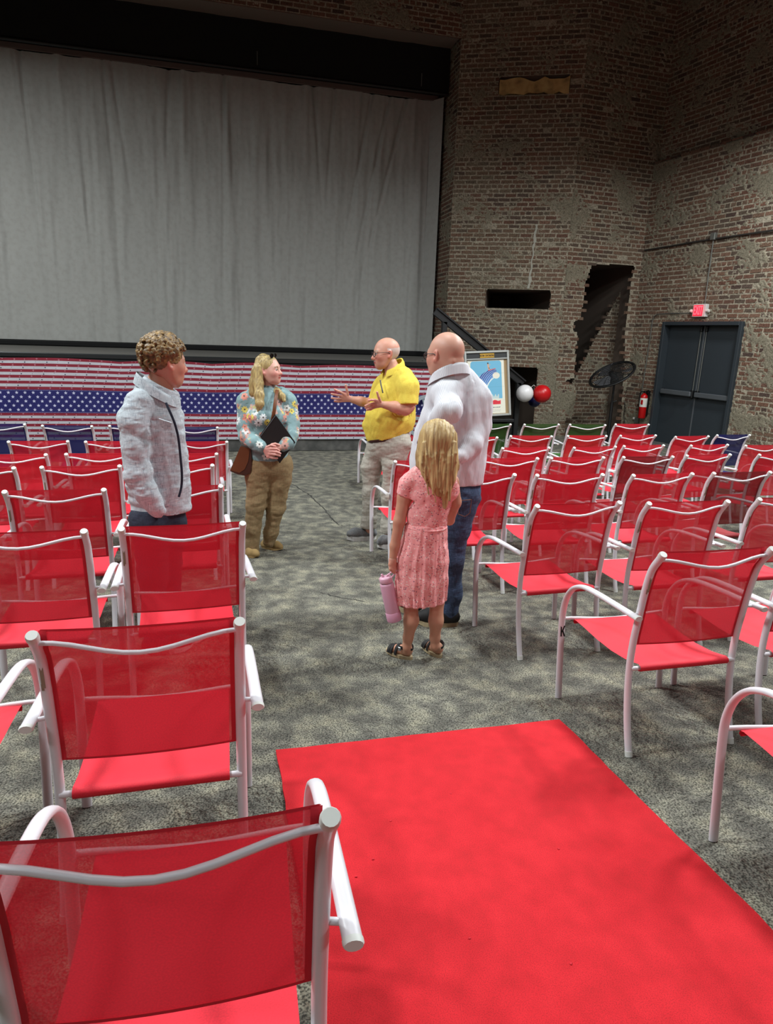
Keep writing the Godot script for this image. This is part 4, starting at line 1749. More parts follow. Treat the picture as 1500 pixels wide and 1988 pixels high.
	g.tube(smooth_path([Vector3(-0.02, 0.525, 0.01), Vector3(-0.09, 0.51, 0.02), Vector3(-0.105, 0.42, 0.02), Vector3(-0.09, 0.26, 0.02), Vector3(-0.084, 0.14, 0.02)], 5), 0.010, 0.010, 8)
	obj("hose", g, M.black_metal, t)
	g = Geo.new()
	g.box(Vector3(0, 0.3, -0.095), Vector3(0.06, 0.5, 0.05))
	obj("bracket", g, M.black_metal, t)
	# pedestal fan
	pedestal_fan()
	# loose black cable hanging on the wall by the fan
	t = thing("wall_cable", "black cable dangling down the corner wall behind the fan", "cable", Vector3.ZERO)
	g = Geo.new()
	path = []
	for q in [[1194, 757], [1189, 775], [1191, 792], [1188.5, 806], [1190, 818], [1186, 832]]:
		path.append(wall_point(w, q[0] + 22, q[1], 0.02))
	g.tube(smooth_path(path, 4), 0.006, 0.006, 6)
	obj("cord", g, M.black_metal, t)
	g = Geo.new()
	g.box(path[5], Vector3(0.1, 0.12, 0.06), 0.008, wb)
	obj("outlet_box", g, M.black_metal, t)
	# chalky drip of old whitewash down the splayed wall
	t = thing("whitewash_drip", "pale whitewash drip running down the brick above the dark slot", "stain", Vector3.ZERO)
	g = Geo.new()
	var ws := wall_splay
	var r := RandomNumberGenerator.new()
	r.seed = 4
	var pts := []
	for k in 44:
		var f := k / 43.0
		pts.append(wall_point(ws, lerpf(1041, 1026, f) + 1.0 * sin(k * 0.7), lerpf(436, 560, f), 0.0085))
	for k in 43:
		var wd := 0.012 + 0.022 * r.randf() * (0.5 + 0.5 * sin(k * 0.21))
		g.face_n([pts[k] - ws.u * wd, pts[k] + ws.u * wd, pts[k + 1] + ws.u * wd, pts[k + 1] - ws.u * wd], ws.nrm)
	obj("lime_run", g, mat(Color(0.66, 0.65, 0.60), 0.95), t)


func pedestal_fan() -> void:
	var hub := on_plane(1187.5, 727, Vector3(0, 0, -11.75), Vector3(0, 0, 1))
	var n := (-cam_fwd * 0.46 + (cam_right * -0.52 + cam_up * 0.855) * 0.888).normalized()
	var base := Vector3(hub.x, FLAT_Y, hub.z)
	var t := thing("pedestal_fan", "large black pedestal fan tilted upward by the broken brick opening", "fan", base)
	var sx := n.cross(Vector3.UP).normalized()
	var B := Basis(sx, n, sx.cross(n))
	var h := hub - base
	var R := 0.425
	var g := Geo.new()
	for off in [-0.05, 0.06]:
		for k in 11:
			var rr := R * (0.18 + 0.82 * k / 10.0)
			var ring := []
			for a in 41:
				ring.append(h + B * Vector3(cos(TAU * a / 40.0) * rr, off * (1.0 - 0.55 * pow(rr / R, 4.0)), sin(TAU * a / 40.0) * rr))
			g.tube(ring, 0.0035, 0.0035, 5, Vector3.ZERO, false)
		for k in 16:
			var a := TAU * k / 16.0
			var d := Vector3(cos(a), 0, sin(a))
			g.tube([h + B * (d * 0.07 + Vector3(0, off * 1.1, 0)), h + B * (d * R * 0.6 + Vector3(0, off * 0.95, 0)), h + B * (d * R + Vector3(0, off * 0.45, 0))], 0.004, 0.004, 5, Vector3.ZERO, false)
	obj("guard", g, M.grille, t)
	g = Geo.new()
	var ring2 := []
	for a in 49:
		ring2.append(h + B * Vector3(cos(TAU * a / 48.0) * R, 0, sin(TAU * a / 48.0) * R))
	g.tube(ring2, 0.017, 0.03, 8, n, false)
	obj("guard_rim", g, M.black_metal, t)
	for k in 3:
		var a := TAU * k / 3.0 + 0.4
		g = Geo.new()
		var rows := []
		for i in 7:
			var f := i / 6.0
			var row := []
			for j in 6:
				var q := (j / 5.0 - 0.5) * (0.55 + 0.5 * f)
				var rr := lerpf(0.07, R * 0.9, f)
				row.append(h + B * Vector3(cos(a + q) * rr, q * 0.10, sin(a + q) * rr))
			rows.append(row)
		g.sheet(rows)
		obj("blade", g, M.fan_blade, t)
	g = Geo.new()
	g.lathe([Vector2(0, -0.2), Vector2(0.07, -0.19), Vector2(0.09, -0.15), Vector2(0.09, -0.05), Vector2(0.05, 0.02), Vector2(0.05, 0.06), Vector2(0, 0.065)], 18, h, B)
	obj("motor", g, M.black_metal, t)
	g = Geo.new()
	var neck := h - n * 0.16
	g.tube([Vector3(neck.x, 0.04, neck.z), Vector3(neck.x, h.y * 0.6, neck.z)], 0.03, 0.03, 12)
	g.tube([Vector3(neck.x, h.y * 0.55, neck.z), Vector3(neck.x, neck.y, neck.z)], 0.02, 0.02, 12)
	obj("pole", g, M.black_metal, t)
	g = Geo.new()
	g.tube([Vector3(neck.x, h.y * 0.6, neck.z), Vector3(neck.x + 0.08, h.y * 0.62, neck.z + 0.02)], 0.016, 0.016, 8)
	obj("clamp_knob", g, M.black_metal, t)
	g = Geo.new()
	g.lathe([Vector2(0, 0), Vector2(0.27, 0), Vector2(0.28, 0.015), Vector2(0.25, 0.035), Vector2(0.05, 0.06), Vector2(0, 0.06)], 26, Vector3(neck.x, 0, neck.z))
	obj("base", g, M.black_metal, t)


# ------------------------------------------------------------------ soft bodies: smooth union of tapered bones, meshed as surface nets
class Field:
	var prims := []
	var cuts := []
	var cell := 0.012
	var wrinkle: FastNoiseLite = null
	var wr_scale := Vector3.ONE
	var wr_amp := 0.0
	var disp = null
	var paint = null
	var colour := Color(1, 1, 1)

	func bone(a: Vector3, ra: float, b: Vector3, rb: float, k := 0.03, axis := Vector3.ZERO, flat := 1.0) -> void:
		prims.append([0, a, ra, b, rb, k, axis, flat, false])

	func ball(c: Vector3, r: float, k := 0.03, sub := false) -> void:
		prims.append([1, c, Basis(), Vector3(r, r, r), 0.0, k, Vector3.ZERO, 1.0, sub])

	func ell(c: Vector3, turn: Basis, r: Vector3, k := 0.03, sub := false) -> void:
		prims.append([1, c, turn, r, 0.0, k, Vector3.ZERO, 1.0, sub])

	# trims away what lies beyond p along n, within reach of p
	func cut(p: Vector3, n: Vector3, reach := 99.0) -> void:
		cuts.append([p, n.normalized(), reach])

	# adds the surface to the mesh builder
	func into(g: Geo) -> void:
		var lo := Vector3.ONE * 1e9
		var hi := Vector3.ONE * -1e9
		for q in prims:
			var rad: float
			if q[0] == 0:
				rad = maxf(q[2], q[4]) + 0.02
				lo = lo.min(q[1] - Vector3.ONE * rad).min(q[3] - Vector3.ONE * rad)
				hi = hi.max(q[1] + Vector3.ONE * rad).max(q[3] + Vector3.ONE * rad)
			elif not q[8]:
				rad = maxf(q[3].x, maxf(q[3].y, q[3].z)) + 0.02
				lo = lo.min(q[1] - Vector3.ONE * rad)
				hi = hi.max(q[1] + Vector3.ONE * rad)
		lo -= Vector3.ONE * cell * 3.0
		hi += Vector3.ONE * cell * 3.0
		var nx := int((hi.x - lo.x) / cell) + 2
		var ny := int((hi.y - lo.y) / cell) + 2
		var nz := int((hi.z - lo.z) / cell) + 2
		var d := PackedFloat32Array()
		d.resize(nx * ny * nz)
		d.fill(1.0)
		var r0 := PackedInt32Array()
		var r1 := PackedInt32Array()
		r0.resize(ny * nz)
		r1.resize(ny * nz)
		r0.fill(nx)
		r1.fill(-1)
		for q in prims:
			var k: float = q[5]
			var sub: bool = q[8]
			var plo: Vector3
			var phi: Vector3
			var pad := k + cell * 2.5
			if q[0] == 0:
				var rm := maxf(q[2], q[4]) + pad
				plo = q[1].min(q[3]) - Vector3.ONE * rm
				phi = q[1].max(q[3]) + Vector3.ONE * rm
			else:
				var rm2 := maxf(q[3].x, maxf(q[3].y, q[3].z)) + pad
				plo = q[1] - Vector3.ONE * rm2
				phi = q[1] + Vector3.ONE * rm2
			var i0 := clampi(int((plo.x - lo.x) / cell), 0, nx - 1)
			var i1 := clampi(int((phi.x - lo.x) / cell) + 1, 0, nx - 1)
			var j0 := clampi(int((plo.y - lo.y) / cell), 0, ny - 1)
			var j1 := clampi(int((phi.y - lo.y) / cell) + 1, 0, ny - 1)
			var k0 := clampi(int((plo.z - lo.z) / cell), 0, nz - 1)
			var k1 := clampi(int((phi.z - lo.z) / cell) + 1, 0, nz - 1)
			if q[0] == 0:
				var a: Vector3 = q[1]
				var ra: float = q[2]
				var ba: Vector3 = q[3] - a
				var rb: float = q[4]
				var ax: Vector3 = q[6]
				var fl: float = q[7]
				var flat := fl < 0.999
				var e := 1.0 / fl - 1.0
				if flat:
					ba += ax * (ba.dot(ax) * e)
				var inv := 1.0 / maxf(ba.length_squared(), 1e-9)
				for kk in range(k0, k1 + 1):
					for jj in range(j0, j1 + 1):
						var row := kk * ny + jj
						r0[row] = mini(r0[row], i0)
						r1[row] = maxi(r1[row], i1)
						var at := row * nx
						var p := Vector3(lo.x + i0 * cell, lo.y + jj * cell, lo.z + kk * cell) - a
						for ii in range(i0, i1 + 1):
							var pp := p
							if flat:
								pp += ax * (pp.dot(ax) * e)
							var t := clampf(pp.dot(ba) * inv, 0.0, 1.0)
							var v := (pp - ba * t).length() - (ra + (rb - ra) * t)
							var o := d[at + ii]
							var h := k - absf(v - o)
							d[at + ii] = (minf(v, o) - h * h / (4.0 * k)) if h > 0.0 else minf(v, o)
							p.x += cell
			else:
				var c: Vector3 = q[1]
				var inv_b: Basis = q[2].transposed()
				var r: Vector3 = q[3]
				var rm3 := minf(r.x, minf(r.y, r.z))
				for kk in range(k0, k1 + 1):
					for jj in range(j0, j1 + 1):
						var row := kk * ny + jj
						if not sub:
							r0[row] = mini(r0[row], i0)
							r1[row] = maxi(r1[row], i1)
						var at := row * nx
						var p := Vector3(lo.x + i0 * cell, lo.y + jj * cell, lo.z + kk * cell) - c
						for ii in range(i0, i1 + 1):
							var lp := inv_b * p
							var s := lp / r
							var sl := s.length()
							var s2 := (lp / (r * r)).length()
							var v := sl * (sl - 1.0) / s2 if s2 > 1e-6 else -rm3
							var o := d[at + ii]
							if sub:
								v = -v
								var h := k - absf(v - o)
								d[at + ii] = (maxf(v, o) + h * h / (4.0 * k)) if h > 0.0 else maxf(v, o)
							else:
								var h := k - absf(v - o)
								d[at + ii] = (minf(v, o) - h * h / (4.0 * k)) if h > 0.0 else minf(v, o)
							p.x += cell
		if cuts.size() or wrinkle or disp != null:
			for row in ny * nz:
				if r1[row] < 0:
					continue
				var jj := row % ny
				var kk := row / ny
				var at := row * nx
				for ii in range(r0[row], r1[row] + 1):
					var v := d[at + ii]
					if v > 0.05:
						continue
					var p := Vector3(lo.x + ii * cell, lo.y + jj * cell, lo.z + kk * cell)
					if absf(v) < 0.04:
						if wrinkle:
							v += wr_amp * (wrinkle.get_noise_3dv(p * wr_scale) - 0.35)
						if disp != null:
							v += disp.call(p)
					for cu in cuts:
						if (p - cu[0]).length_squared() < cu[2] * cu[2]:
							v = maxf(v, (p - cu[0]).dot(cu[1]))
					d[at + ii] = v
		# surface nets
		var ids := {}
		var sy := nx
		var sz := nx * ny
		for kk in nz - 1:
			for jj in ny - 1:
				var row := kk * ny + jj
				var a0 := mini(mini(r0[row], r0[row + 1]), mini(r0[row + ny], r0[row + ny + 1]))
				var a1 := maxi(maxi(r1[row], r1[row + 1]), maxi(r1[row + ny], r1[row + ny + 1]))
				if a1 < 0:
					continue
				var at := row * nx
				for ii in range(maxi(a0 - 1, 0), mini(a1 + 1, nx - 1)):
					var q := at + ii
					var v0 := d[q]
					var v1 := d[q + 1]
					var v2 := d[q + sy]
					var v3 := d[q + sy + 1]
					var v4 := d[q + sz]
					var v5 := d[q + sz + 1]
					var v6 := d[q + sz + sy]
					var v7 := d[q + sz + sy + 1]
					var m := (1 if v0 < 0.0 else 0) + (1 if v1 < 0.0 else 0) + (1 if v2 < 0.0 else 0) + (1 if v3 < 0.0 else 0) + (1 if v4 < 0.0 else 0) + (1 if v5 < 0.0 else 0) + (1 if v6 < 0.0 else 0) + (1 if v7 < 0.0 else 0)
					if m == 0 or m == 8:
						continue
					var s := Vector3.ZERO
					var n := 0
					if (v0 < 0.0) != (v1 < 0.0):
						s += Vector3(v0 / (v0 - v1), 0, 0); n += 1
					if (v2 < 0.0) != (v3 < 0.0):
						s += Vector3(v2 / (v2 - v3), 1, 0); n += 1
					if (v4 < 0.0) != (v5 < 0.0):
						s += Vector3(v4 / (v4 - v5), 0, 1); n += 1
					if (v6 < 0.0) != (v7 < 0.0):
						s += Vector3(v6 / (v6 - v7), 1, 1); n += 1
					if (v0 < 0.0) != (v2 < 0.0):
						s += Vector3(0, v0 / (v0 - v2), 0); n += 1
					if (v1 < 0.0) != (v3 < 0.0):
						s += Vector3(1, v1 / (v1 - v3), 0); n += 1
					if (v4 < 0.0) != (v6 < 0.0):
						s += Vector3(0, v4 / (v4 - v6), 1); n += 1
					if (v5 < 0.0) != (v7 < 0.0):
						s += Vector3(1, v5 / (v5 - v7), 1); n += 1
					if (v0 < 0.0) != (v4 < 0.0):
						s += Vector3(0, 0, v0 / (v0 - v4)); n += 1
					if (v1 < 0.0) != (v5 < 0.0):
						s += Vector3(1, 0, v1 / (v1 - v5)); n += 1
					if (v2 < 0.0) != (v6 < 0.0):
						s += Vector3(0, 1, v2 / (v2 - v6)); n += 1
					if (v3 < 0.0) != (v7 < 0.0):
						s += Vector3(1, 1, v3 / (v3 - v7)); n += 1
					var p := lo + (Vector3(ii, jj, kk) + s / n) * cell
					var nn := Vector3(v1 + v3 + v5 + v7 - v0 - v2 - v4 - v6, v2 + v3 + v6 + v7 - v0 - v1 - v4 - v5, v4 + v5 + v6 + v7 - v0 - v1 - v2 - v3).normalized()
					ids[q] = g.v.size()
					g.v.append(p)
					g.n.append(nn)
					g.uv.append(Vector2.ZERO)
					g.c.append(paint.call(p) if paint != null else colour)
		for q in ids:
			var v0 := d[q]
			var ins := v0 < 0.0
			if ins != (d[q + 1] < 0.0) and ids.has(q - sy) and ids.has(q - sz) and ids.has(q - sy - sz):
				_quad(g, ids[q], ids[q - sy], ids[q - sy - sz], ids[q - sz], ins)
			if ins != (d[q + sy] < 0.0) and ids.has(q - 1) and ids.has(q - sz) and ids.has(q - 1 - sz):
				_quad(g, ids[q], ids[q - sz], ids[q - sz - 1], ids[q - 1], ins)
			if ins != (d[q + sz] < 0.0) and ids.has(q - 1) and ids.has(q - sy) and ids.has(q - 1 - sy):
				_quad(g, ids[q], ids[q - 1], ids[q - 1 - sy], ids[q - sy], ins)

	func _quad(g: Geo, a: int, b: int, c: int, e: int, flip: bool) -> void:
		if flip:
			g.ix.append_array([a, c, b, a, e, c])
		else:
			g.ix.append_array([a, b, c, a, c, e])


# a person's frame of reference: where they stand and how large a photograph pixel is there
class Stand:
	var root: Node3D
	var g: Vector3      # the ground point
	var n: Vector3      # level, towards the camera
	var mpp: float
	var host: Node3D

	# the point seen at that pixel, d metres nearer than the person's middle
	func j(x: float, y: float, d := 0.0) -> Vector3:
		return host.on_plane(x, y, g + n * d, n)

	# tapered bone from pixel to pixel; radii in pixels
	func b(f: Field, x1: float, y1: float, d1: float, r1: float, x2: float, y2: float, d2: float, r2: float, k := 0.03, flat := 1.0) -> void:
		f.bone(j(x1, y1, d1), r1 * mpp, j(x2, y2, d2), r2 * mpp, k, n, flat)

	func chain(f: Field, p: Array, k := 0.03, flat := 1.0) -> void:
		for i in p.size() - 1:
			b(f, p[i][0], p[i][1], p[i][2], p[i][3], p[i + 1][0], p[i + 1][1], p[i + 1][2], p[i + 1][3], k, flat)

	# level direction: a degrees from "towards the camera", turning to the picture's right
	func dir(a: float, up := 0.0) -> Vector3:
		var side := Vector3.UP.cross(n)
		return (n * cos(deg_to_rad(a)) + side * sin(deg_to_rad(a)) + Vector3.UP * up).normalized()


func stand(called: String, label: String, ground: Vector3, mpp: float) -> Stand:
	var s := Stand.new()
	s.host = self
	s.g = ground
	var n := Vector3(-ground.x, 0, -ground.z)
	s.n = n.normalized()
	s.mpp = mpp
	s.root = thing(called, label, "person", ground)
	return s


# builds a mesh in the person's own axes
func part(s: Stand, called: String, fields: Array, m: Material, parent: Node3D = null) -> MeshInstance3D:
	var g := Geo.new()
	for f in fields:
		f.into(g)
	for i in g.v.size():
		g.v[i] -= s.root.position
	return obj(called, g, m, parent if parent else s.root)


func part_geo(s: Stand, called: String, g: Geo, m: Material, parent: Node3D = null) -> MeshInstance3D:
	for i in g.v.size():
		g.v[i] -= s.root.position
	return obj(called, g, m, parent if parent else s.root)


# a head: c its centre, fwd the way the face looks, tall its height from chin to crown
class Head:
	var c: Vector3
	var B: Basis
	var h: float

	func at(x: float, y: float, z: float) -> Vector3:
		return c + B * Vector3(x, y, z) * h

	func local(p: Vector3) -> Vector3:
		return (B.transposed() * (p - c)) / h


func new_head(c: Vector3, fwd: Vector3, up: Vector3, tall: float) -> Head:
	var hd := Head.new()
	hd.c = c
	hd.h = tall
	var z := fwd.normalized()
	var x := up.cross(z).normalized()
	hd.B = Basis(x, z.cross(x), z)
	return hd


# skull, jaw, brow, nose, lips and ears in the head's axes (x to the face's left, y up, z forward)
func head_field(hd: Head, fat := 1.0, jaw := 1.0) -> Field:
	var f := Field.new()
	var h := hd.h
	f.cell = 0.0046
	f.ell(hd.at(0, 0.115, -0.065), hd.B, Vector3(0.335, 0.385, 0.425) * h, 0.02)
	f.ell(hd.at(0, -0.13, 0.10), hd.B, Vector3(0.285 * fat, 0.33, 0.285) * h, 0.04)
	f.ell(hd.at(0, -0.33, 0.155), hd.B, Vector3(0.20 * fat * jaw, 0.165, 0.20) * h, 0.03)
	f.ball(hd.at(0, -0.42, 0.235), 0.085 * h, 0.03)
	for s in [-1, 1]:
		f.ell(hd.at(0.155 * s * fat, -0.115, 0.20), hd.B, Vector3(0.12, 0.12, 0.13) * h, 0.025)
		f.bone(hd.at(0.26 * s * fat, -0.12, -0.03), 0.06 * h, hd.at(0.17 * s * fat, -0.36, 0.10), 0.07 * h, 0.03)
	f.bone(hd.at(-0.17, 0.075, 0.285), 0.05 * h, hd.at(0.17, 0.075, 0.285), 0.05 * h, 0.02)
	for s in [-1, 1]:
		f.ball(hd.at(0.135 * s, 0.005, 0.405), 0.072 * h, 0.018, true)
		f.ell(hd.at(0.135 * s, 0.045, 0.296), hd.B, Vector3(0.07, 0.055, 0.07) * h, 0.006)
		f.ell(hd.at(0.135 * s, -0.055, 0.292), hd.B, Vector3(0.07, 0.035, 0.065) * h, 0.006)
	f.bone(hd.at(0, 0.045, 0.335), 0.032 * h, hd.at(0, -0.135, 0.435), 0.045 * h, 0.015)
	f.ball(hd.at(0, -0.15, 0.43), 0.055 * h, 0.012)
	for s in [-1, 1]:
		f.ball(hd.at(0.052 * s, -0.165, 0.385), 0.036 * h, 0.01)
	f.bone(hd.at(-0.085, -0.268, 0.345), 0.018 * h, hd.at(0.0, -0.258, 0.378), 0.024 * h, 0.008)
	f.bone(hd.at(0.085, -0.268, 0.345), 0.018 * h, hd.at(0.0, -0.258, 0.378), 0.024 * h, 0.008)
	f.bone(hd.at(-0.07, -0.302, 0.345), 0.02 * h, hd.at(0.07, -0.302, 0.345), 0.02 * h, 0.008)
	f.ball(hd.at(0, -0.303, 0.36), 0.026 * h, 0.008)
	for s in [-1, 1]:
		var eb := hd.B * Basis(Vector3.UP, -0.35 * s) * Basis(Vector3.RIGHT, -0.15)
		f.ell(hd.at(0.345 * s, -0.015, -0.055), eb, Vector3(0.032, 0.125, 0.08) * h, 0.008)
		f.ell(hd.at(0.378 * s, 0.0, -0.035), eb, Vector3(0.03, 0.07, 0.042) * h, 0.006, true)
		f.ball(hd.at(0.335 * s, -0.115, -0.03), 0.038 * h, 0.01)
	return f


func skin_paint(hd: Head, skin: Color, flush: Color, brow: Color, scalp = null) -> Callable:
	var sk := skin.srgb_to_linear()
	var fl := flush.srgb_to_linear()
	var br := brow.srgb_to_linear()
	var lip := Color(0.70, 0.38, 0.36).srgb_to_linear()
	return func(p: Vector3) -> Color:
		var q := hd.local(p)
		var c := sk
		if q.y < -1.2:
			return c
		var ck := Vector2(absf(q.x) - 0.19, q.y + 0.12).length()
		if q.z > 0.05:
			c = c.lerp(fl, 0.6 * smoothstep(0.2, 0.05, ck))
		c = c.lerp(fl, 0.55 * smoothstep(0.09, 0.03, (q - Vector3(0, -0.15, 0.46)).length()))
		c = c.lerp(fl, 0.7 * smoothstep(0.31, 0.37, absf(q.x)) * smoothstep(0.2, 0.1, absf(q.y)))
		if q.z > 0.28 and absf(q.x) < 0.105 and absf(q.y + 0.282) < 0.038:
			c = lip
		if q.z > 0.2 and absf(q.x) > 0.05 and absf(q.x) < 0.23 and absf(q.y - 0.095 + 0.3 * (absf(q.x) - 0.14) * (absf(q.x) - 0.14)) < 0.02:
			c = br
		if scalp != null:
			c = scalp.call(q, c)
		return c


func eyes(s: Stand, hd: Head, parent: Node3D) -> void:
	for e in [-1, 1]:
		var g := Geo.new()
		var c := hd.at(0.135 * e, 0.0, 0.314)
		var prof := []
		for k in 9:
			var a := PI * k / 8.0
			prof.append(Vector2(0.06 * hd.h * sin(a), -0.06 * hd.h * cos(a)))
		g.lathe(prof, 14, c, hd.B * Basis(Vector3.RIGHT, PI / 2))
		var o := part_geo(s, "eye", g, M.eye_white, parent)
		g = Geo.new()
		g.lathe([Vector2(0.0, 0.0615 * hd.h), Vector2(0.020 * hd.h, 0.0585 * hd.h), Vector2(0.032 * hd.h, 0.0515 * hd.h)], 12, c, hd.B * Basis(Vector3.RIGHT, PI / 2))
		part_geo(s, "iris", g, M.iris, o)


# a hand: palm bones, then each finger as its own chain; every point is [pixel x, pixel y, depth]
func hand_field(s: Stand, wrist: Array, knuckles: Array, fingers: Array, thick: float) -> Field:
	var f := Field.new()
	f.cell = 0.0042
	var w := s.j(wrist[0], wrist[1], wrist[2])
	f.bone(w, wrist[3], w.lerp(s.j(knuckles[1][0], knuckles[1][1], knuckles[1][2]), 0.35), thick * 1.15, 0.012)
	for k in knuckles:
		f.bone(w.lerp(s.j(k[0], k[1], k[2]), 0.25), thick * 1.1, s.j(k[0], k[1], k[2]), thick * 0.85, 0.014)
	for fg in fingers:
		for i in fg.size() - 1:
			var r0: float = thick * (0.72 - 0.08 * i)
			f.bone(s.j(fg[i][0], fg[i][1], fg[i][2]), r0, s.j(fg[i + 1][0], fg[i + 1][1], fg[i + 1][2]), r0 - thick * 0.07, 0.004)
	return f


# ------------------------------------------------------------------ people
func speckle_print(base: Color, marks: Array, size: int, count: int, seed_: int, lo: float, hi: float) -> ImageTexture:
	var im := Image.create(size, size, false, Image.FORMAT_RGB8)
	im.fill(base)
	var r := RandomNumberGenerator.new()
	r.seed = seed_
	for i in count:
		var c: Color = marks[r.randi() % marks.size()]
		var x := r.randi() % size
		var y := r.randi() % size
		var rad := r.randf_range(lo, hi)
		for dy in range(-int(hi) - 1, int(hi) + 2):
			for dx in range(-int(hi) - 1, int(hi) + 2):
				if Vector2(dx, dy * 1.2).length() < rad:
					im.set_pixel(posmod(x + dx, size), posmod(y + dy, size), c)
	return ImageTexture.create_from_image(im)


func floral_print() -> ImageTexture:
	var S := 384
	var im := Image.create(S, S, false, Image.FORMAT_RGB8)
	im.fill(Color(0.50, 0.61, 0.62))
	var r := RandomNumberGenerator.new()
	r.seed = 31
	# loose leaves first, then five- and eight-petalled blooms
	for i in 90:
		var p := Vector2(r.randi() % S, r.randi() % S)
		var a := r.randf() * TAU
		var c := Color(0.40, 0.52, 0.50) if r.randf() < 0.6 else Color(0.62, 0.73, 0.74)
		for k in range(-12, 13):
			for w in range(-3, 4):
				if absf(w) < 3.2 * (1.0 - absf(k) / 12.5):
					var q := p + Vector2(cos(a), sin(a)) * k + Vector2(-sin(a), cos(a)) * w
					im.set_pixel(posmod(int(q.x), S), posmod(int(q.y), S), c)
	var cols := [Color(0.88, 0.90, 0.88), Color(0.90, 0.84, 0.42), Color(0.85, 0.55, 0.48), Color(0.86, 0.88, 0.88), Color(0.80, 0.62, 0.58)]
	for i in 46:
		var p := Vector2(r.randi() % S, r.randi() % S)
		var c: Color = cols[i % cols.size()]
		var rad := r.randf_range(15.0, 25.0)
		var n := 5 + 3 * (i % 2)
		var ph := r.randf() * TAU
		for y in range(-26, 27):
			for x in range(-26, 27):
				var d := Vector2(x, y).length()
				var a := atan2(y, x)
				if d < rad * (0.62 + 0.38 * absf(cos(a * n * 0.5 + ph))):
					var cc := c
					if d < rad * 0.22:
						cc = Color(0.35, 0.30, 0.28)
					elif fposmod(a * n / PI + ph, 1.0) < 0.14:
						cc = c.darkened(0.18)
					im.set_pixel(posmod(int(p.x) + x, S), posmod(int(p.y) + y, S), cc)
	return ImageTexture.create_from_image(im)


func thread_print(base: Color, dark: Color, light: Color, size: int, seed_: int) -> ImageTexture:
	var im := Image.create(size, size, false, Image.FORMAT_RGB8)
	var r := RandomNumberGenerator.new()
	r.seed = seed_
	im.fill(base)
	for i in size * 7:
		var x := r.randi() % size
		var y := r.randi() % size
		var l := 4 + r.randi() % 16
		var c := base.lerp(dark if r.randf() < 0.5 else light, r.randf_range(0.2, 0.8))
		var up := r.randf() < 0.55
		for k in l:
			if up:
				im.set_pixel(x, posmod(y + k, size), c)
			else:
				im.set_pixel(posmod(x + k, size), y, c)
	return ImageTexture.create_from_image(im)


func stripe_print(base: Color, line: Color, size: int, every: int) -> ImageTexture:
	var im := Image.create(size, size, false, Image.FORMAT_RGB8)
	im.fill(base)
	for x in range(0, size, every):
		im.fill_rect(Rect2i(x, 0, 2, size), line.lerp(base, 0.25))
	return ImageTexture.create_from_image(im)


func cloth(tex: Texture2D, per_metre: float, rough := 0.9, tint := Color(1, 1, 1)) -> StandardMaterial3D:
	var m := mat(tint, rough)
	m.albedo_texture = tex
	return triplanar(m, per_metre, false)


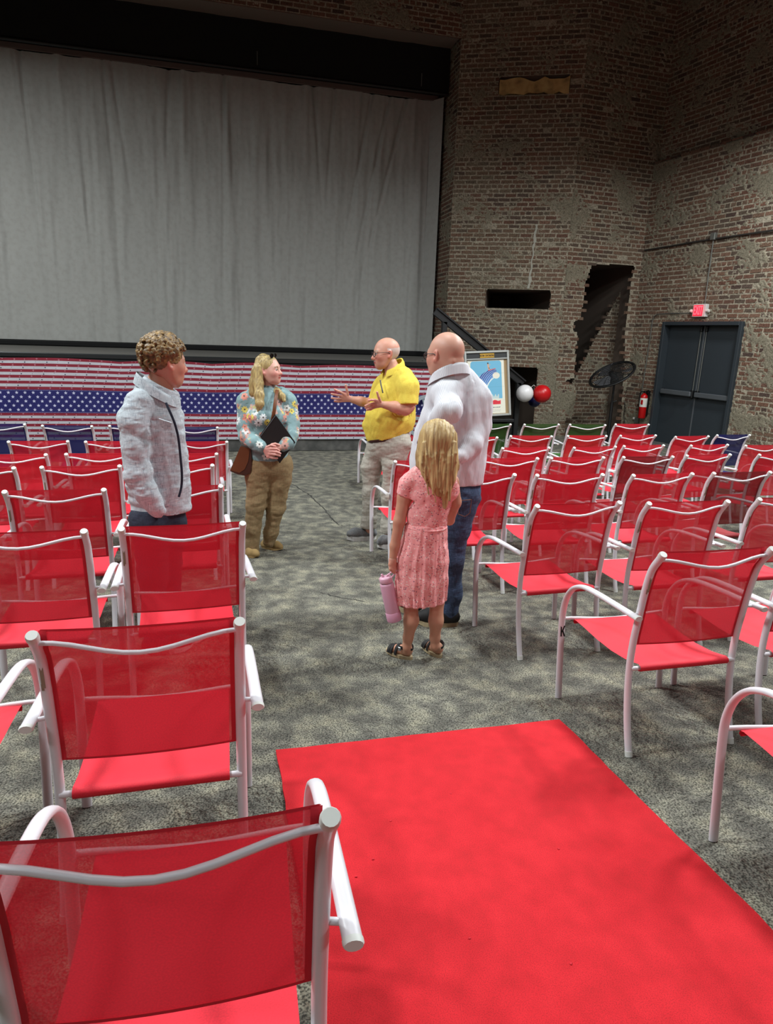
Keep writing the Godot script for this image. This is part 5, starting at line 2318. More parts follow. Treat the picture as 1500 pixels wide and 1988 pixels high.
func make_people() -> void:
	M.eye_white = mat(Color(0.85, 0.83, 0.80), 0.25)
	M.iris = mat(Color(0.20, 0.17, 0.14), 0.2)
	var sk := mat(Color(1, 1, 1), 0.48)
	sk.vertex_color_use_as_albedo = true
	sk.subsurf_scatter_enabled = true
	sk.subsurf_scatter_strength = 0.12
	M.skin = sk
	var hm := mat(Color(1, 1, 1), 0.5)
	hm.vertex_color_use_as_albedo = true
	M.hair = hm
	M.polo = cloth(speckle_print(Color(0.87, 0.78, 0.30), [Color(0.84, 0.74, 0.27), Color(0.90, 0.81, 0.35)], 128, 2600, 3, 1.0, 1.5), 6.0)
	M.khaki_pale = cloth(thread_print(Color(0.68, 0.665, 0.62), Color(0.56, 0.545, 0.50), Color(0.75, 0.735, 0.69), 128, 4), 4.0)
	M.khaki = cloth(thread_print(Color(0.56, 0.475, 0.34), Color(0.45, 0.375, 0.26), Color(0.62, 0.54, 0.40), 128, 5), 4.0)
	M.denim = cloth(thread_print(Color(0.20, 0.27, 0.38), Color(0.11, 0.15, 0.24), Color(0.34, 0.43, 0.55), 128, 6), 5.0)
	M.denim_dark = cloth(thread_print(Color(0.125, 0.145, 0.21), Color(0.07, 0.085, 0.14), Color(0.19, 0.22, 0.30), 128, 7), 5.0)
	M.striped_shirt = cloth(stripe_print(Color(0.87, 0.87, 0.885), Color(0.60, 0.64, 0.72), 120, 10), 10.0)
	M.heather = cloth(thread_print(Color(0.72, 0.75, 0.775), Color(0.46, 0.50, 0.55), Color(0.88, 0.90, 0.91), 256, 8), 2.4)
	M.floral = cloth(floral_print(), 1.75)
	M.dress = cloth(speckle_print(Color(0.97, 0.655, 0.655), [Color(0.98, 0.84, 0.82), Color(0.99, 0.90, 0.87), Color(0.98, 0.86, 0.84), Color(0.74, 0.36, 0.40), Color(0.64, 0.40, 0.46), Color(0.97, 0.72, 0.70)], 256, 900, 9, 1.3, 3.1), 3.1)
	M.leather = mat(Color(0.42, 0.235, 0.12), 0.45)
	M.leather_dark = mat(Color(0.26, 0.14, 0.09), 0.5)
	M.belt_brown = mat(Color(0.22, 0.10, 0.09), 0.5)
	M.belt_black = mat(Color(0.045, 0.04, 0.045), 0.5)
	M.folder = mat(Color(0.03, 0.03, 0.033), 0.55)
	M.sole_white = mat(Color(0.80, 0.80, 0.79), 0.6)
	M.sole_black = mat(Color(0.05, 0.05, 0.055), 0.6)
	M.sole_tan = mat(Color(0.66, 0.60, 0.47), 0.7)
	M.shoe_grey = cloth(thread_print(Color(0.44, 0.45, 0.455), Color(0.30, 0.31, 0.32), Color(0.6, 0.6, 0.6), 64, 10), 12.0)
	M.shoe_black = mat(Color(0.06, 0.058, 0.06), 0.7)
	M.suede = mat(Color(0.60, 0.50, 0.32), 0.9)
	M.bottle_pink = mat(Color(0.86, 0.66, 0.75), 0.4)
	M.glass_rim = mat(Color(0.16, 0.13, 0.13), 0.4)
	M.lens = mat(Color(0.85, 0.88, 0.9, 0.12), 0.05)
	M.lens.transparency = BaseMaterial3D.TRANSPARENCY_ALPHA
	M.dark_lens = mat(Color(0.02, 0.02, 0.025), 0.15)
	man_in_yellow()
	woman_in_floral()
	man_in_stripes()
	girl_in_pink()
	young_man()


func folds(f: Field, amp: float, scale: Vector3, seed_: int) -> void:
	f.wrinkle = noise(seed_, 1.0, 3)
	f.wrinkle.fractal_type = FastNoiseLite.FRACTAL_RIDGED
	f.wr_amp = amp
	f.wr_scale = scale


func glasses(s: Stand, hd: Head, rim: Material, parent: Node3D, sun := false, lift := 0.0, back := 0.0) -> void:
	var t := Node3D.new()
	t.name = "glasses"
	parent.add_child(t, true)
	var g := Geo.new()
	for e in [-1, 1]:
		var ring := []
		for a in 17:
			ring.append(hd.at(0.15 * e + 0.105 * cos(TAU * a / 16.0), lift - 0.01 + 0.08 * sin(TAU * a / 16.0), 0.43 - back - 0.03 * absf(cos(TAU * a / 16.0) * e + 1.0) * 0.5))
		g.tube(ring, 0.010 * hd.h, 0.010 * hd.h, 6, Vector3.ZERO, false)
		g.tube([hd.at(0.255 * e, lift + 0.02, 0.40 - back), hd.at(0.345 * e, lift + 0.03, 0.30 - back), hd.at(0.365 * e, lift + 0.035, 0.0 - back), hd.at(0.355 * e, lift - 0.02, -0.09 - back)], 0.009 * hd.h, 0.009 * hd.h, 6)
	g.tube([hd.at(-0.05, lift + 0.02, 0.44 - back), hd.at(0, lift + 0.035, 0.455 - back), hd.at(0.05, lift + 0.02, 0.44 - back)], 0.009 * hd.h, 0.009 * hd.h, 6)
	part_geo(s, "rims", g, rim, t)
	for e in [-1, 1]:
		g = Geo.new()
		var fan := []
		for a in 16:
			fan.append(hd.at(0.15 * e + 0.1 * cos(TAU * a / 16.0), lift - 0.01 + 0.075 * sin(TAU * a / 16.0), 0.425 - back - 0.03 * absf(cos(TAU * a / 16.0) * e + 1.0) * 0.5))
		g.face_n(fan, hd.B.z)
		part_geo(s, "lens", g, M.dark_lens if sun else M.lens, t)


# a laced shoe from heel to toe along the floor
func shoe(s: Stand, heel: Vector3, toe: Vector3, wide: float, tall: float, upper: Material, sole: Material, sole_h: float, parent: Node3D, tip: Material = null) -> void:
	var along := toe - heel
	along.y = 0
	var L := along.length()
	var z := along.normalized()
	var x := Vector3.UP.cross(z)
	var f := Field.new()
	f.cell = 0.006
	var base := heel
	var P := func(a: float, sx: float, y: float) -> Vector3: return base + z * (a * L) + x * (sx * wide) + Vector3(0, y + (toe.y - heel.y) * a, 0)
	f.bone(P.call(0.14, 0, tall * 0.55), wide * 0.42, P.call(0.35, 0, tall * 0.52), wide * 0.44, 0.02)
	f.bone(P.call(0.35, 0, tall * 0.5), wide * 0.44, P.call(0.72, 0, sole_h + wide * 0.26), wide * 0.46, 0.03)
	f.bone(P.call(0.72, 0.03, sole_h + wide * 0.24), wide * 0.46, P.call(0.88, 0.0, sole_h + wide * 0.18), wide * 0.36, 0.02)
	f.bone(P.call(0.14, 0, tall * 0.6), wide * 0.40, P.call(0.2, 0, tall * 0.95), wide * 0.38, 0.015)
	f.cut(base + Vector3(0, sole_h * 0.9, 0), Vector3(0, -1, 0))
	var up := part(s, "shoe", [f], upper, parent)
	var g := Geo.new()
	var outl := []
	for k in 28:
		var a := TAU * k / 28.0
		var u := 0.5 - 0.5 * cos(a)
		var w := (0.55 if u > 0.4 else 0.51) * sin(a) * (1.0 + 0.08 * sin(u * 3.0))
		outl.append([lerpf(0.0, 1.0, u), w])
	for k in 28:
		var a: Array = outl[k]
		var b: Array = outl[(k + 1) % 28]
		var ta: float = 0.012 * maxf(a[0] - 0.8, 0) * 5.0
		var tb: float = 0.012 * maxf(b[0] - 0.8, 0) * 5.0
		var nn: Vector3 = (P.call((a[0] + b[0]) / 2, (a[1] + b[1]) / 2, 0) - P.call(0.5, 0, 0)).normalized()
		g.face_n([P.call(a[0], a[1], 0.002 + ta), P.call(b[0], b[1], 0.002 + tb), P.call(b[0], b[1] * 0.97, sole_h + tb * 0.6), P.call(a[0], a[1] * 0.97, sole_h + ta * 0.6)], nn)
		g.face_n([P.call(a[0], a[1] * 0.97, sole_h + ta * 0.6), P.call(b[0], b[1] * 0.97, sole_h + tb * 0.6), P.call(0.5, 0, sole_h)], Vector3.UP)
		g.face_n([P.call(a[0], a[1], 0.002 + ta), P.call(b[0], b[1], 0.002 + tb), P.call(0.5, 0, 0.002)], Vector3.DOWN)
	part_geo(s, "sole", g, sole, up)
	if tip:
		g = Geo.new()
		g.box(P.call(0.93, 0, sole_h * 0.45), Vector3(wide * 0.62, sole_h * 0.85, L * 0.1), 0.006, Basis(x, Vector3.UP, z))
		part_geo(s, "toe_bumper", g, tip, up)
	g = Geo.new()
	for k in 4:
		var a := 0.38 + 0.09 * k
		g.tube([P.call(a, -0.22, tall * (0.86 - 0.11 * k)), P.call(a + 0.03, 0.0, tall * (0.93 - 0.12 * k)), P.call(a, 0.22, tall * (0.86 - 0.11 * k))], 0.0035, 0.0035, 5)
	part_geo(s, "laces", g, M.sole_white, up)


func man_in_yellow() -> void:
	var G := on_floor(722, 1051)
	var s := stand("person", "bald person in a yellow polo gesturing with both open hands", G, (G + Vector3.UP - Vector3(0, CAM_H, 0)).dot(cam_fwd) / FOCAL)
	var hd := new_head(s.j(748, 686, 0.0), s.dir(-76, -0.06), Vector3.UP + s.dir(-90) * 0.04, 0.262)
	var white := Color(0.80, 0.79, 0.78).srgb_to_linear()
	var scalp := func(q: Vector3, c: Color) -> Color:
		# cropped white hair round the sides and back
		if q.z < 0.02 and q.y > -0.30 and q.y < 0.20 - 0.10 * absf(q.x) and (q.z < -0.16 or q.y > 0.10):
			return c.lerp(white, 0.62)
		if absf(q.x) < 0.10 and q.z > 0.3 and q.y > -0.255 and q.y < -0.2:
			return c.lerp(white, 0.35)
		return c
	var skin := Color(0.80, 0.585, 0.50)
	var paint := skin_paint(hd, skin, Color(0.80, 0.46, 0.40), Color(0.72, 0.66, 0.60), scalp)
	# body: neck, trunk, legs and arms as one figure
	var f := Field.new()
	f.cell = 0.012
	f.colour = skin.srgb_to_linear()
	s.chain(f, [[757, 706, 0.0, 13.5], [765, 728, 0.0, 15], [768, 748, 0.0, 24], [759, 780, 0.0, 30], [756, 818, 0.0, 34], [756, 850, 0.0, 28]], 0.04)
	s.chain(f, [[742, 858, -0.07, 17], [718, 950, -0.06, 12], [716, 1030, -0.06, 8]])
	s.chain(f, [[768, 858, 0.08, 17], [754, 952, 0.08, 12], [753, 1040, 0.08, 8]])
	s.chain(f, [[786, 738, 0.15, 13], [793, 788, 0.21, 11.5], [786, 794, 0.22, 12], [766, 790, 0.25, 10.2], [744, 785.5, 0.27, 6.6]], 0.02)
	s.chain(f, [[745, 738, -0.13, 13], [728, 778, -0.18, 11], [716, 783, -0.16, 10], [700, 779, -0.13, 9], [683, 775.5, -0.11, 6.6]], 0.02)
	var hf := head_field(hd, 1.05, 1.12)
	hf.paint = paint
	# near hand: palm turned up, thumb raised
	var near := hand_field(s, [745, 785.5, 0.27, 0.027], [[728, 777, 0.29], [725, 784, 0.27], [727, 790, 0.25]], [
		[[728, 777, 0.29], [721, 776.5, 0.31], [715.5, 777.5, 0.315]],
		[[725, 783, 0.275], [716, 785, 0.29], [709, 788, 0.30]],
		[[725, 787, 0.26], [717, 790.5, 0.275], [709.5, 792, 0.285]],
		[[728, 790, 0.245], [719, 794.5, 0.25], [712, 795.5, 0.255]],
		[[738, 779, 0.29], [734.5, 770, 0.31], [731.8, 761.5, 0.32]]], 0.0165)
	near.colour = skin.lerp(Color(0.82, 0.55, 0.50), 0.3).srgb_to_linear()
	var far := hand_field(s, [683, 775.5, -0.11, 0.027], [[668, 765, -0.09], [664, 769, -0.10], [663, 774, -0.11], [667, 778, -0.12]], [
		[[668, 765, -0.09], [658, 760, -0.07], [649.5, 756, -0.06]],
		[[664, 769, -0.10], [653, 767, -0.09], [643.5, 764.8, -0.08]],
		[[663, 774, -0.11], [653, 774, -0.10], [643.8, 773, -0.10]],
		[[667, 778, -0.12], [657, 779.5, -0.12], [649.5, 779, -0.12]],
		[[675, 766, -0.09], [673, 757, -0.08], [670.8, 748, -0.07]]], 0.0165)
	far.colour = skin.lerp(Color(0.86, 0.62, 0.58), 0.5).srgb_to_linear()
	var body := part(s, "body", [f, hf, near, far], M.skin)
	eyes(s, hd, body)
	glasses(s, hd, M.glass_rim, body)
	# polo shirt
	f = Field.new()
	f.cell = 0.010
	s.chain(f, [[771, 727, 0.0, 20], [776, 746, 0.0, 31], [764, 776, 0.0, 39], [757, 812, 0.0, 45], [753, 838, 0.0, 41]], 0.06, 0.92)
	s.chain(f, [[784, 733, 0.10, 19], [791, 752, 0.17, 20.5], [791, 784, 0.21, 19.5]], 0.035)
	s.chain(f, [[757, 733, -0.10, 18], [742, 752, -0.16, 19], [732, 778, -0.18, 18]], 0.035)
	f.bone(s.j(716, 826, 0.0), 12 * s.mpp, s.j(722, 846, 0.0), 12 * s.mpp, 0.05)
	f.cut(s.j(755, 847, 0.0), Vector3.DOWN + s.dir(-90) * -0.30)
	f.cut(s.j(790, 786, 0.21), (s.j(791, 790, 0.215) - s.j(789, 750, 0.17)).normalized() + Vector3(0, -0.3, 0), 0.14)
	folds(f, 0.008, Vector3(7, 3.5, 7), 101)
	var shirt := part(s, "polo_shirt", [f], M.polo)
	# collar, placket and a folded cord at the neck
	var g := Geo.new()
	var rows := []
	for i in 4:
		var row := []
		for k in 25:
			var a := TAU * (k / 24.0) * 0.86 + 0.44
			var fw := s.dir(-62)
			var sd := Vector3.UP.cross(fw)
			var c0 := s.j(762, 722, 0.0)
			var rr: float = [0.070, 0.078, 0.094, 0.101][i] + 0.010 * absf(sin(a))
			var yy: float = [0.035, 0.045, 0.020, -0.012][i]
			row.append(c0 + (fw * cos(a) + sd * sin(a)) * rr + Vector3(0, yy - 0.055 * cos(a) + 0.02, 0))
		rows.append(row)
	g.sheet(rows)
	part_geo(s, "collar", g, M.polo, shirt)
	g = Geo.new()
	g.tube([s.j(738, 738, 0.14), s.j(739.5, 748, 0.18), s.j(742, 758, 0.205), s.j(743, 763, 0.21)], 0.006, 0.004, 6)
	part_geo(s, "cord", g, M.glass_rim, shirt)
	# trousers
	f = Field.new()
	f.cell = 0.010
	s.chain(f, [[754, 846, 0.0, 38], [753, 862, 0.0, 38]], 0.05, 0.88)
	s.chain(f, [[737, 862, -0.06, 27], [721, 905, -0.06, 19.5], [719, 958, -0.06, 15.5], [716, 1012, -0.06, 14], [715, 1022, -0.06, 16]], 0.045)
	s.chain(f, [[772, 862, 0.07, 27], [763, 905, 0.08, 20], [756, 958, 0.08, 16], [753, 1018, 0.08, 14], [753, 1030, 0.08, 16]], 0.045)
	f.cut(s.j(755, 844, 0.0), Vector3.UP + s.dir(-90) * 0.30)
	f.cut(s.j(715, 1028, 0.0), Vector3.DOWN)
	folds(f, 0.010, Vector3(4, 9, 4), 102)
	part(s, "trousers", [f], M.khaki_pale)
	# belt
	g = Geo.new()
	var ring := []
	for k in 33:
		var a := TAU * k / 32.0
		var p := s.j(754, 846.5, 0.0) + (s.dir(90) * cos(a) * 0.178 + s.n * sin(a) * 0.158)
		p.y += 0.30 * cos(a) * 0.178
		ring.append(p)
	g.tube(ring, 0.006, 0.019, 6, Vector3.ZERO, false)
	part_geo(s, "belt", g, M.belt_brown)
	var fz := floor_y(G.z)
	var t1 := on_floor(673, 1049.5)
	var h1 := on_floor(730, 1046)
	shoe(s, h1, t1, 0.105, 0.105, M.shoe_grey, M.sole_white, 0.044, s.root)
	var t2 := on_floor(734, 1066)
	var h2 := on_floor(770, 1058)
	shoe(s, h2, t2, 0.105, 0.105, M.shoe_grey, M.sole_white, 0.044, s.root)


func woman_in_floral() -> void:
	var G := on_floor(515, 1074)
	var s := stand("person", "blonde person in a floral blouse and khaki trousers with clasped hands", G, (G + Vector3.UP - Vector3(0, CAM_H, 0)).dot(cam_fwd) / FOCAL)
	var hd := new_head(s.j(523, 718.5, 0.02), s.dir(62, 0.10), Vector3.UP, 0.222)
	var skin := Color(0.84, 0.655, 0.59)
	var blonde_d := Color(0.50, 0.40, 0.27)
	var paint := skin_paint(hd, skin, Color(0.85, 0.55, 0.51), Color(0.55, 0.43, 0.32))
	var f := Field.new()
	f.cell = 0.012
	f.colour = skin.srgb_to_linear()
	s.chain(f, [[520, 732, 0.0, 11], [518, 756, 0.0, 11.5], [517, 775, 0.0, 22], [517, 830, 0.0, 28], [520, 885, 0.0, 28]], 0.03)
	s.chain(f, [[505, 895, 0.0, 17], [494, 985, 0.0, 12], [488, 1068, 0.0, 8]])
	s.chain(f, [[543, 895, 0.0, 17], [533, 985, -0.03, 12], [520, 1050, -0.06, 8]])
	s.chain(f, [[481, 772, 0.0, 11], [472, 830, 0.05, 10], [488, 855, 0.14, 9.5], [512, 870, 0.235, 7]], 0.02)
	s.chain(f, [[556, 770, 0.0, 11], [570, 826, 0.05, 10], [560, 852, 0.14, 9.5], [546, 868, 0.215, 7]], 0.02)
	var hf := head_field(hd, 1.04, 0.95)
	hf.paint = paint
	# her one hand folded over the other
	var top := hand_field(s, [512, 869, 0.235, 0.025], [[526, 871, 0.275], [525, 877, 0.275], [523, 883, 0.27], [520, 887, 0.26]], [
		[[526, 871, 0.275], [536, 871.5, 0.28], [542, 875, 0.265]],
		[[525, 876, 0.275], [536, 877.5, 0.285], [544, 880.5, 0.265]],
		[[523, 881, 0.275], [534, 882.5, 0.285], [543, 885, 0.265]],
		[[520, 886, 0.265], [529, 889, 0.275], [538, 889.5, 0.26]],
		[[518, 868, 0.26], [526, 864.5, 0.275], [534, 866.5, 0.275]]], 0.0150)
	top.colour = Color(0.83, 0.60, 0.56).srgb_to_linear()
	var under := hand_field(s, [547, 867, 0.215, 0.025], [[535, 868, 0.235], [533, 873, 0.235], [532, 878, 0.235]], [
		[[535, 866, 0.24], [527, 864.5, 0.245], [521, 866, 0.24]],
		[[533, 872, 0.235], [525, 873, 0.235], [518, 876, 0.23]],
		[[532, 878, 0.235], [525, 881, 0.235], [518, 883, 0.23]],
		[[535, 881, 0.235], [528, 886, 0.235], [521, 888, 0.23]],
		[[541, 864, 0.235], [534, 861.5, 0.25], [527, 862.5, 0.255]]], 0.0145)
	under.colour = Color(0.84, 0.62, 0.57).srgb_to_linear()
	var body := part(s, "body", [f, hf, top, under], M.skin)
	eyes(s, hd, body)
	# blouse
	f = Field.new()
	f.cell = 0.0095
	s.chain(f, [[518, 762, 0.0, 17], [517, 778, 0.0, 31], [517, 808, 0.025, 37], [519, 845, 0.02, 35], [520, 880, 0.01, 38]], 0.05, 0.80)
	s.chain(f, [[492, 768, 0.0, 16], [478, 782, 0.0, 18], [475, 825, 0.04, 15], [480, 848, 0.10, 15], [496, 861, 0.19, 13], [507, 866.5, 0.225, 11]], 0.03)
	s.chain(f, [[545, 767, 0.0, 16], [559, 782, 0.0, 17], [565, 822, 0.05, 16], [563, 846, 0.11, 15.5], [556, 860, 0.17, 13.5], [550, 865.5, 0.20, 11]], 0.03)
	f.ball(s.j(501, 812, 0.12), 15 * s.mpp, 0.05)
	f.ball(s.j(538, 812, 0.12), 15 * s.mpp, 0.05)
	f.cut(s.j(520, 891, 0.0), Vector3.DOWN)
	folds(f, 0.009, Vector3(6, 5, 6), 111)
	var shirt := part(s, "blouse", [f], M.floral)
	var g := Geo.new()
	var rows := []
	for i in 3:
		var row := []
		for k in 21:
			var a := TAU * k / 20.0 * 0.9 + 0.3
			row.append(s.j(520, 757, 0.0) + (s.dir(25) * cos(a) + s.dir(115) * sin(a)) * ([0.058, 0.062, 0.074][i]) + Vector3(0, [0.025, 0.03, 0.0][i] - 0.03 * cos(a), 0))
		rows.append(row)
	g.sheet(rows)
	part_geo(s, "collar", g, M.floral, shirt)
	# trousers
	f = Field.new()
	f.cell = 0.010
	s.chain(f, [[521, 886, 0.0, 38], [523, 900, 0.0, 40]], 0.04, 0.78)
	s.chain(f, [[505, 902, 0.0, 25], [503, 925, 0.0, 25], [496, 980, 0.02, 18.5], [490, 1030, 0.02, 15.5], [488, 1066, 0.02, 14], [488, 1076, 0.02, 15]], 0.035)
	s.chain(f, [[545, 902, -0.01, 24], [543, 930, -0.01, 22.5], [535, 985, -0.03, 18], [527, 1030, -0.05, 13.5], [522, 1052, -0.06, 12.5]], 0.035)
	f.cut(s.j(520, 884, 0.0), Vector3.UP)
	f.cut(s.j(488, 1080, 0.0), Vector3.DOWN)
	folds(f, 0.010, Vector3(4, 7, 4), 112)
	part(s, "trousers", [f], M.khaki)
	shoe(s, on_floor(508, 1062), on_floor(548, 1069), 0.08, 0.055, M.suede, M.suede, 0.018, s.root)
	shoe(s, on_floor(478, 1079), on_floor(501, 1083), 0.07, 0.05, M.suede, M.suede, 0.018, s.root)
	# long hair
	var hair := Field.new()
	hair.cell = 0.0052
	hair.ell(hd.at(0, 0.15, -0.10), hd.B, Vector3(0.375, 0.40, 0.44) * hd.h, 0.02)
	hair.ell(hd.at(0, 0.02, 0.44), hd.B, Vector3(0.27, 0.36, 0.33) * hd.h, 0.02, true)
	hair.prims.append(hair.prims.pop_back())
	var fall := Field.new()
	fall.cell = 0.0052
	s.chain(fall, [[507, 702, 0.03, 11], [500, 722, 0.05, 11], [496, 745, 0.05, 12], [493, 762, 0.06, 10]], 0.02, 0.6)
	s.chain(fall, [[503, 715, 0.07, 7], [502, 745, 0.09, 8.5], [503, 768, 0.125, 9], [504, 785, 0.15, 7.5], [501, 796, 0.155, 3]], 0.02, 0.7)
	s.chain(fall, [[511, 700, 0.0, 13], [505, 730, -0.06, 15], [500, 758, -0.07, 15]], 0.03, 0.8)
	s.chain(fall, [[530, 752, -0.01, 6], [538, 762, 0.05, 7.5], [547, 770, 0.08, 6.5], [552, 778, 0.10, 3]], 0.02, 0.7)
	var strand := noise(121, 1.0, 2)
	var hp := func(p: Vector3) -> Color:
		var t := 0.5 + 0.5 * strand.get_noise_3d(p.x * 90.0, p.y * 7.0, p.z * 90.0)
		return Color(0.47, 0.385, 0.25).lerp(Color(0.80, 0.71, 0.47), clampf(t * 1.3 - 0.1, 0, 1)).srgb_to_linear()
	var hdisp := func(p: Vector3) -> float: return 0.0035 * strand.get_noise_3d(p.x * 110.0, p.y * 8.0, p.z * 110.0)
	for q in [hair, fall]:
		q.paint = hp
		q.disp = hdisp
	var hn := part(s, "hair", [hair, fall], M.hair)
	glasses(s, hd, M.dark_lens, hn, true, 0.50, 0.20)
	# shoulder bag with a strap across the chest
	var t := thing("shoulder_bag", "brown leather saddle bag hanging at the hip of the person in florals", "bag", s.j(473, 920, 0.06))
	var o := t.position
	g = Geo.new()
	var bz := s.n * 0.045
	var outline := []
	for q in [[468, 866], [487, 869], [489, 900], [486, 915], [476, 921.5], [462, 919], [447, 912.5], [451, 906]]:
		outline.append(s.j(q[0], q[1], 0.05) - o)
	for sgn in [-1.0, 1.0]:
		var fan := []
		for p in outline:
			fan.append(p + bz * sgn)
		g.face_n(fan, s.n * sgn)
	for k in outline.size():
		var a: Vector3 = outline[k]
		var b: Vector3 = outline[(k + 1) % outline.size()]
		g.face_n([a - bz, b - bz, b + bz, a + bz], ((a + b) * 0.5 - (outline[0] + outline[4]) * 0.5).normalized())
	obj("bag_body", g, M.leather_dark, t)
	g = Geo.new()
	var flap := []
	for q in [[467, 865], [485, 868], [482, 893], [475, 909], [465, 915.5], [447.5, 911]]:
		flap.append(s.j(q[0], q[1], 0.05) - o + bz * 1.08)
	g.face_n(flap, s.n)
	for k in flap.size():
		var a: Vector3 = flap[k]
		var b: Vector3 = flap[(k + 1) % flap.size()]
		g.face_n([a, b, b - s.n * 0.008, a - s.n * 0.008], ((a + b) * 0.5 - (flap[0] + flap[3]) * 0.5).normalized())
	obj("flap", g, M.leather, t)
	g = Geo.new()
	g.tube(smooth_path([s.j(538, 757, 0.075) - o, s.j(536, 768, 0.135) - o, s.j(533.5, 785, 0.18) - o, s.j(531, 803, 0.195) - o, s.j(524, 830, 0.18) - o, s.j(509, 855, 0.17) - o, s.j(484, 867, 0.10) - o], 4), 0.014, 0.003, 8, s.dir(100))
	obj("strap", g, M.leather, t)
	# black folder
	t = thing("folder", "black folder held slantwise against a floral blouse", "folder", s.j(537, 851, 0.19))
	o = t.position
	var pa := s.j(534, 804.5, 0.205) - o
	var pb := s.j(503.5, 846, 0.205) - o
	var pc := s.j(543, 899.5, 0.205) - o
	var pd := pa + pc - pb
	g = Geo.new()
	var nn := (pb - pa).cross(pd - pa).normalized()
	if nn.dot(s.n) < 0:
		nn = -nn
	g.face_n([pa, pb, pc, pd], nn)
	g.face_n([pa - nn * 0.014, pb - nn * 0.014, pc - nn * 0.014, pd - nn * 0.014], -nn)
	for e in [[pa, pb], [pb, pc], [pc, pd], [pd, pa]]:
		g.face_n([e[0], e[1], e[1] - nn * 0.014, e[0] - nn * 0.014], ((e[0] + e[1]) * 0.5).normalized())
	obj("cover", g, M.folder, t)
	g = Geo.new()
	g.tube([pa + (pd - pa) * 0.03 + nn * 0.001, pb + (pc - pb) * 0.03 + nn * 0.001], 0.003, 0.003, 6)
	obj("spine_edge", g, M.door_bar, t)


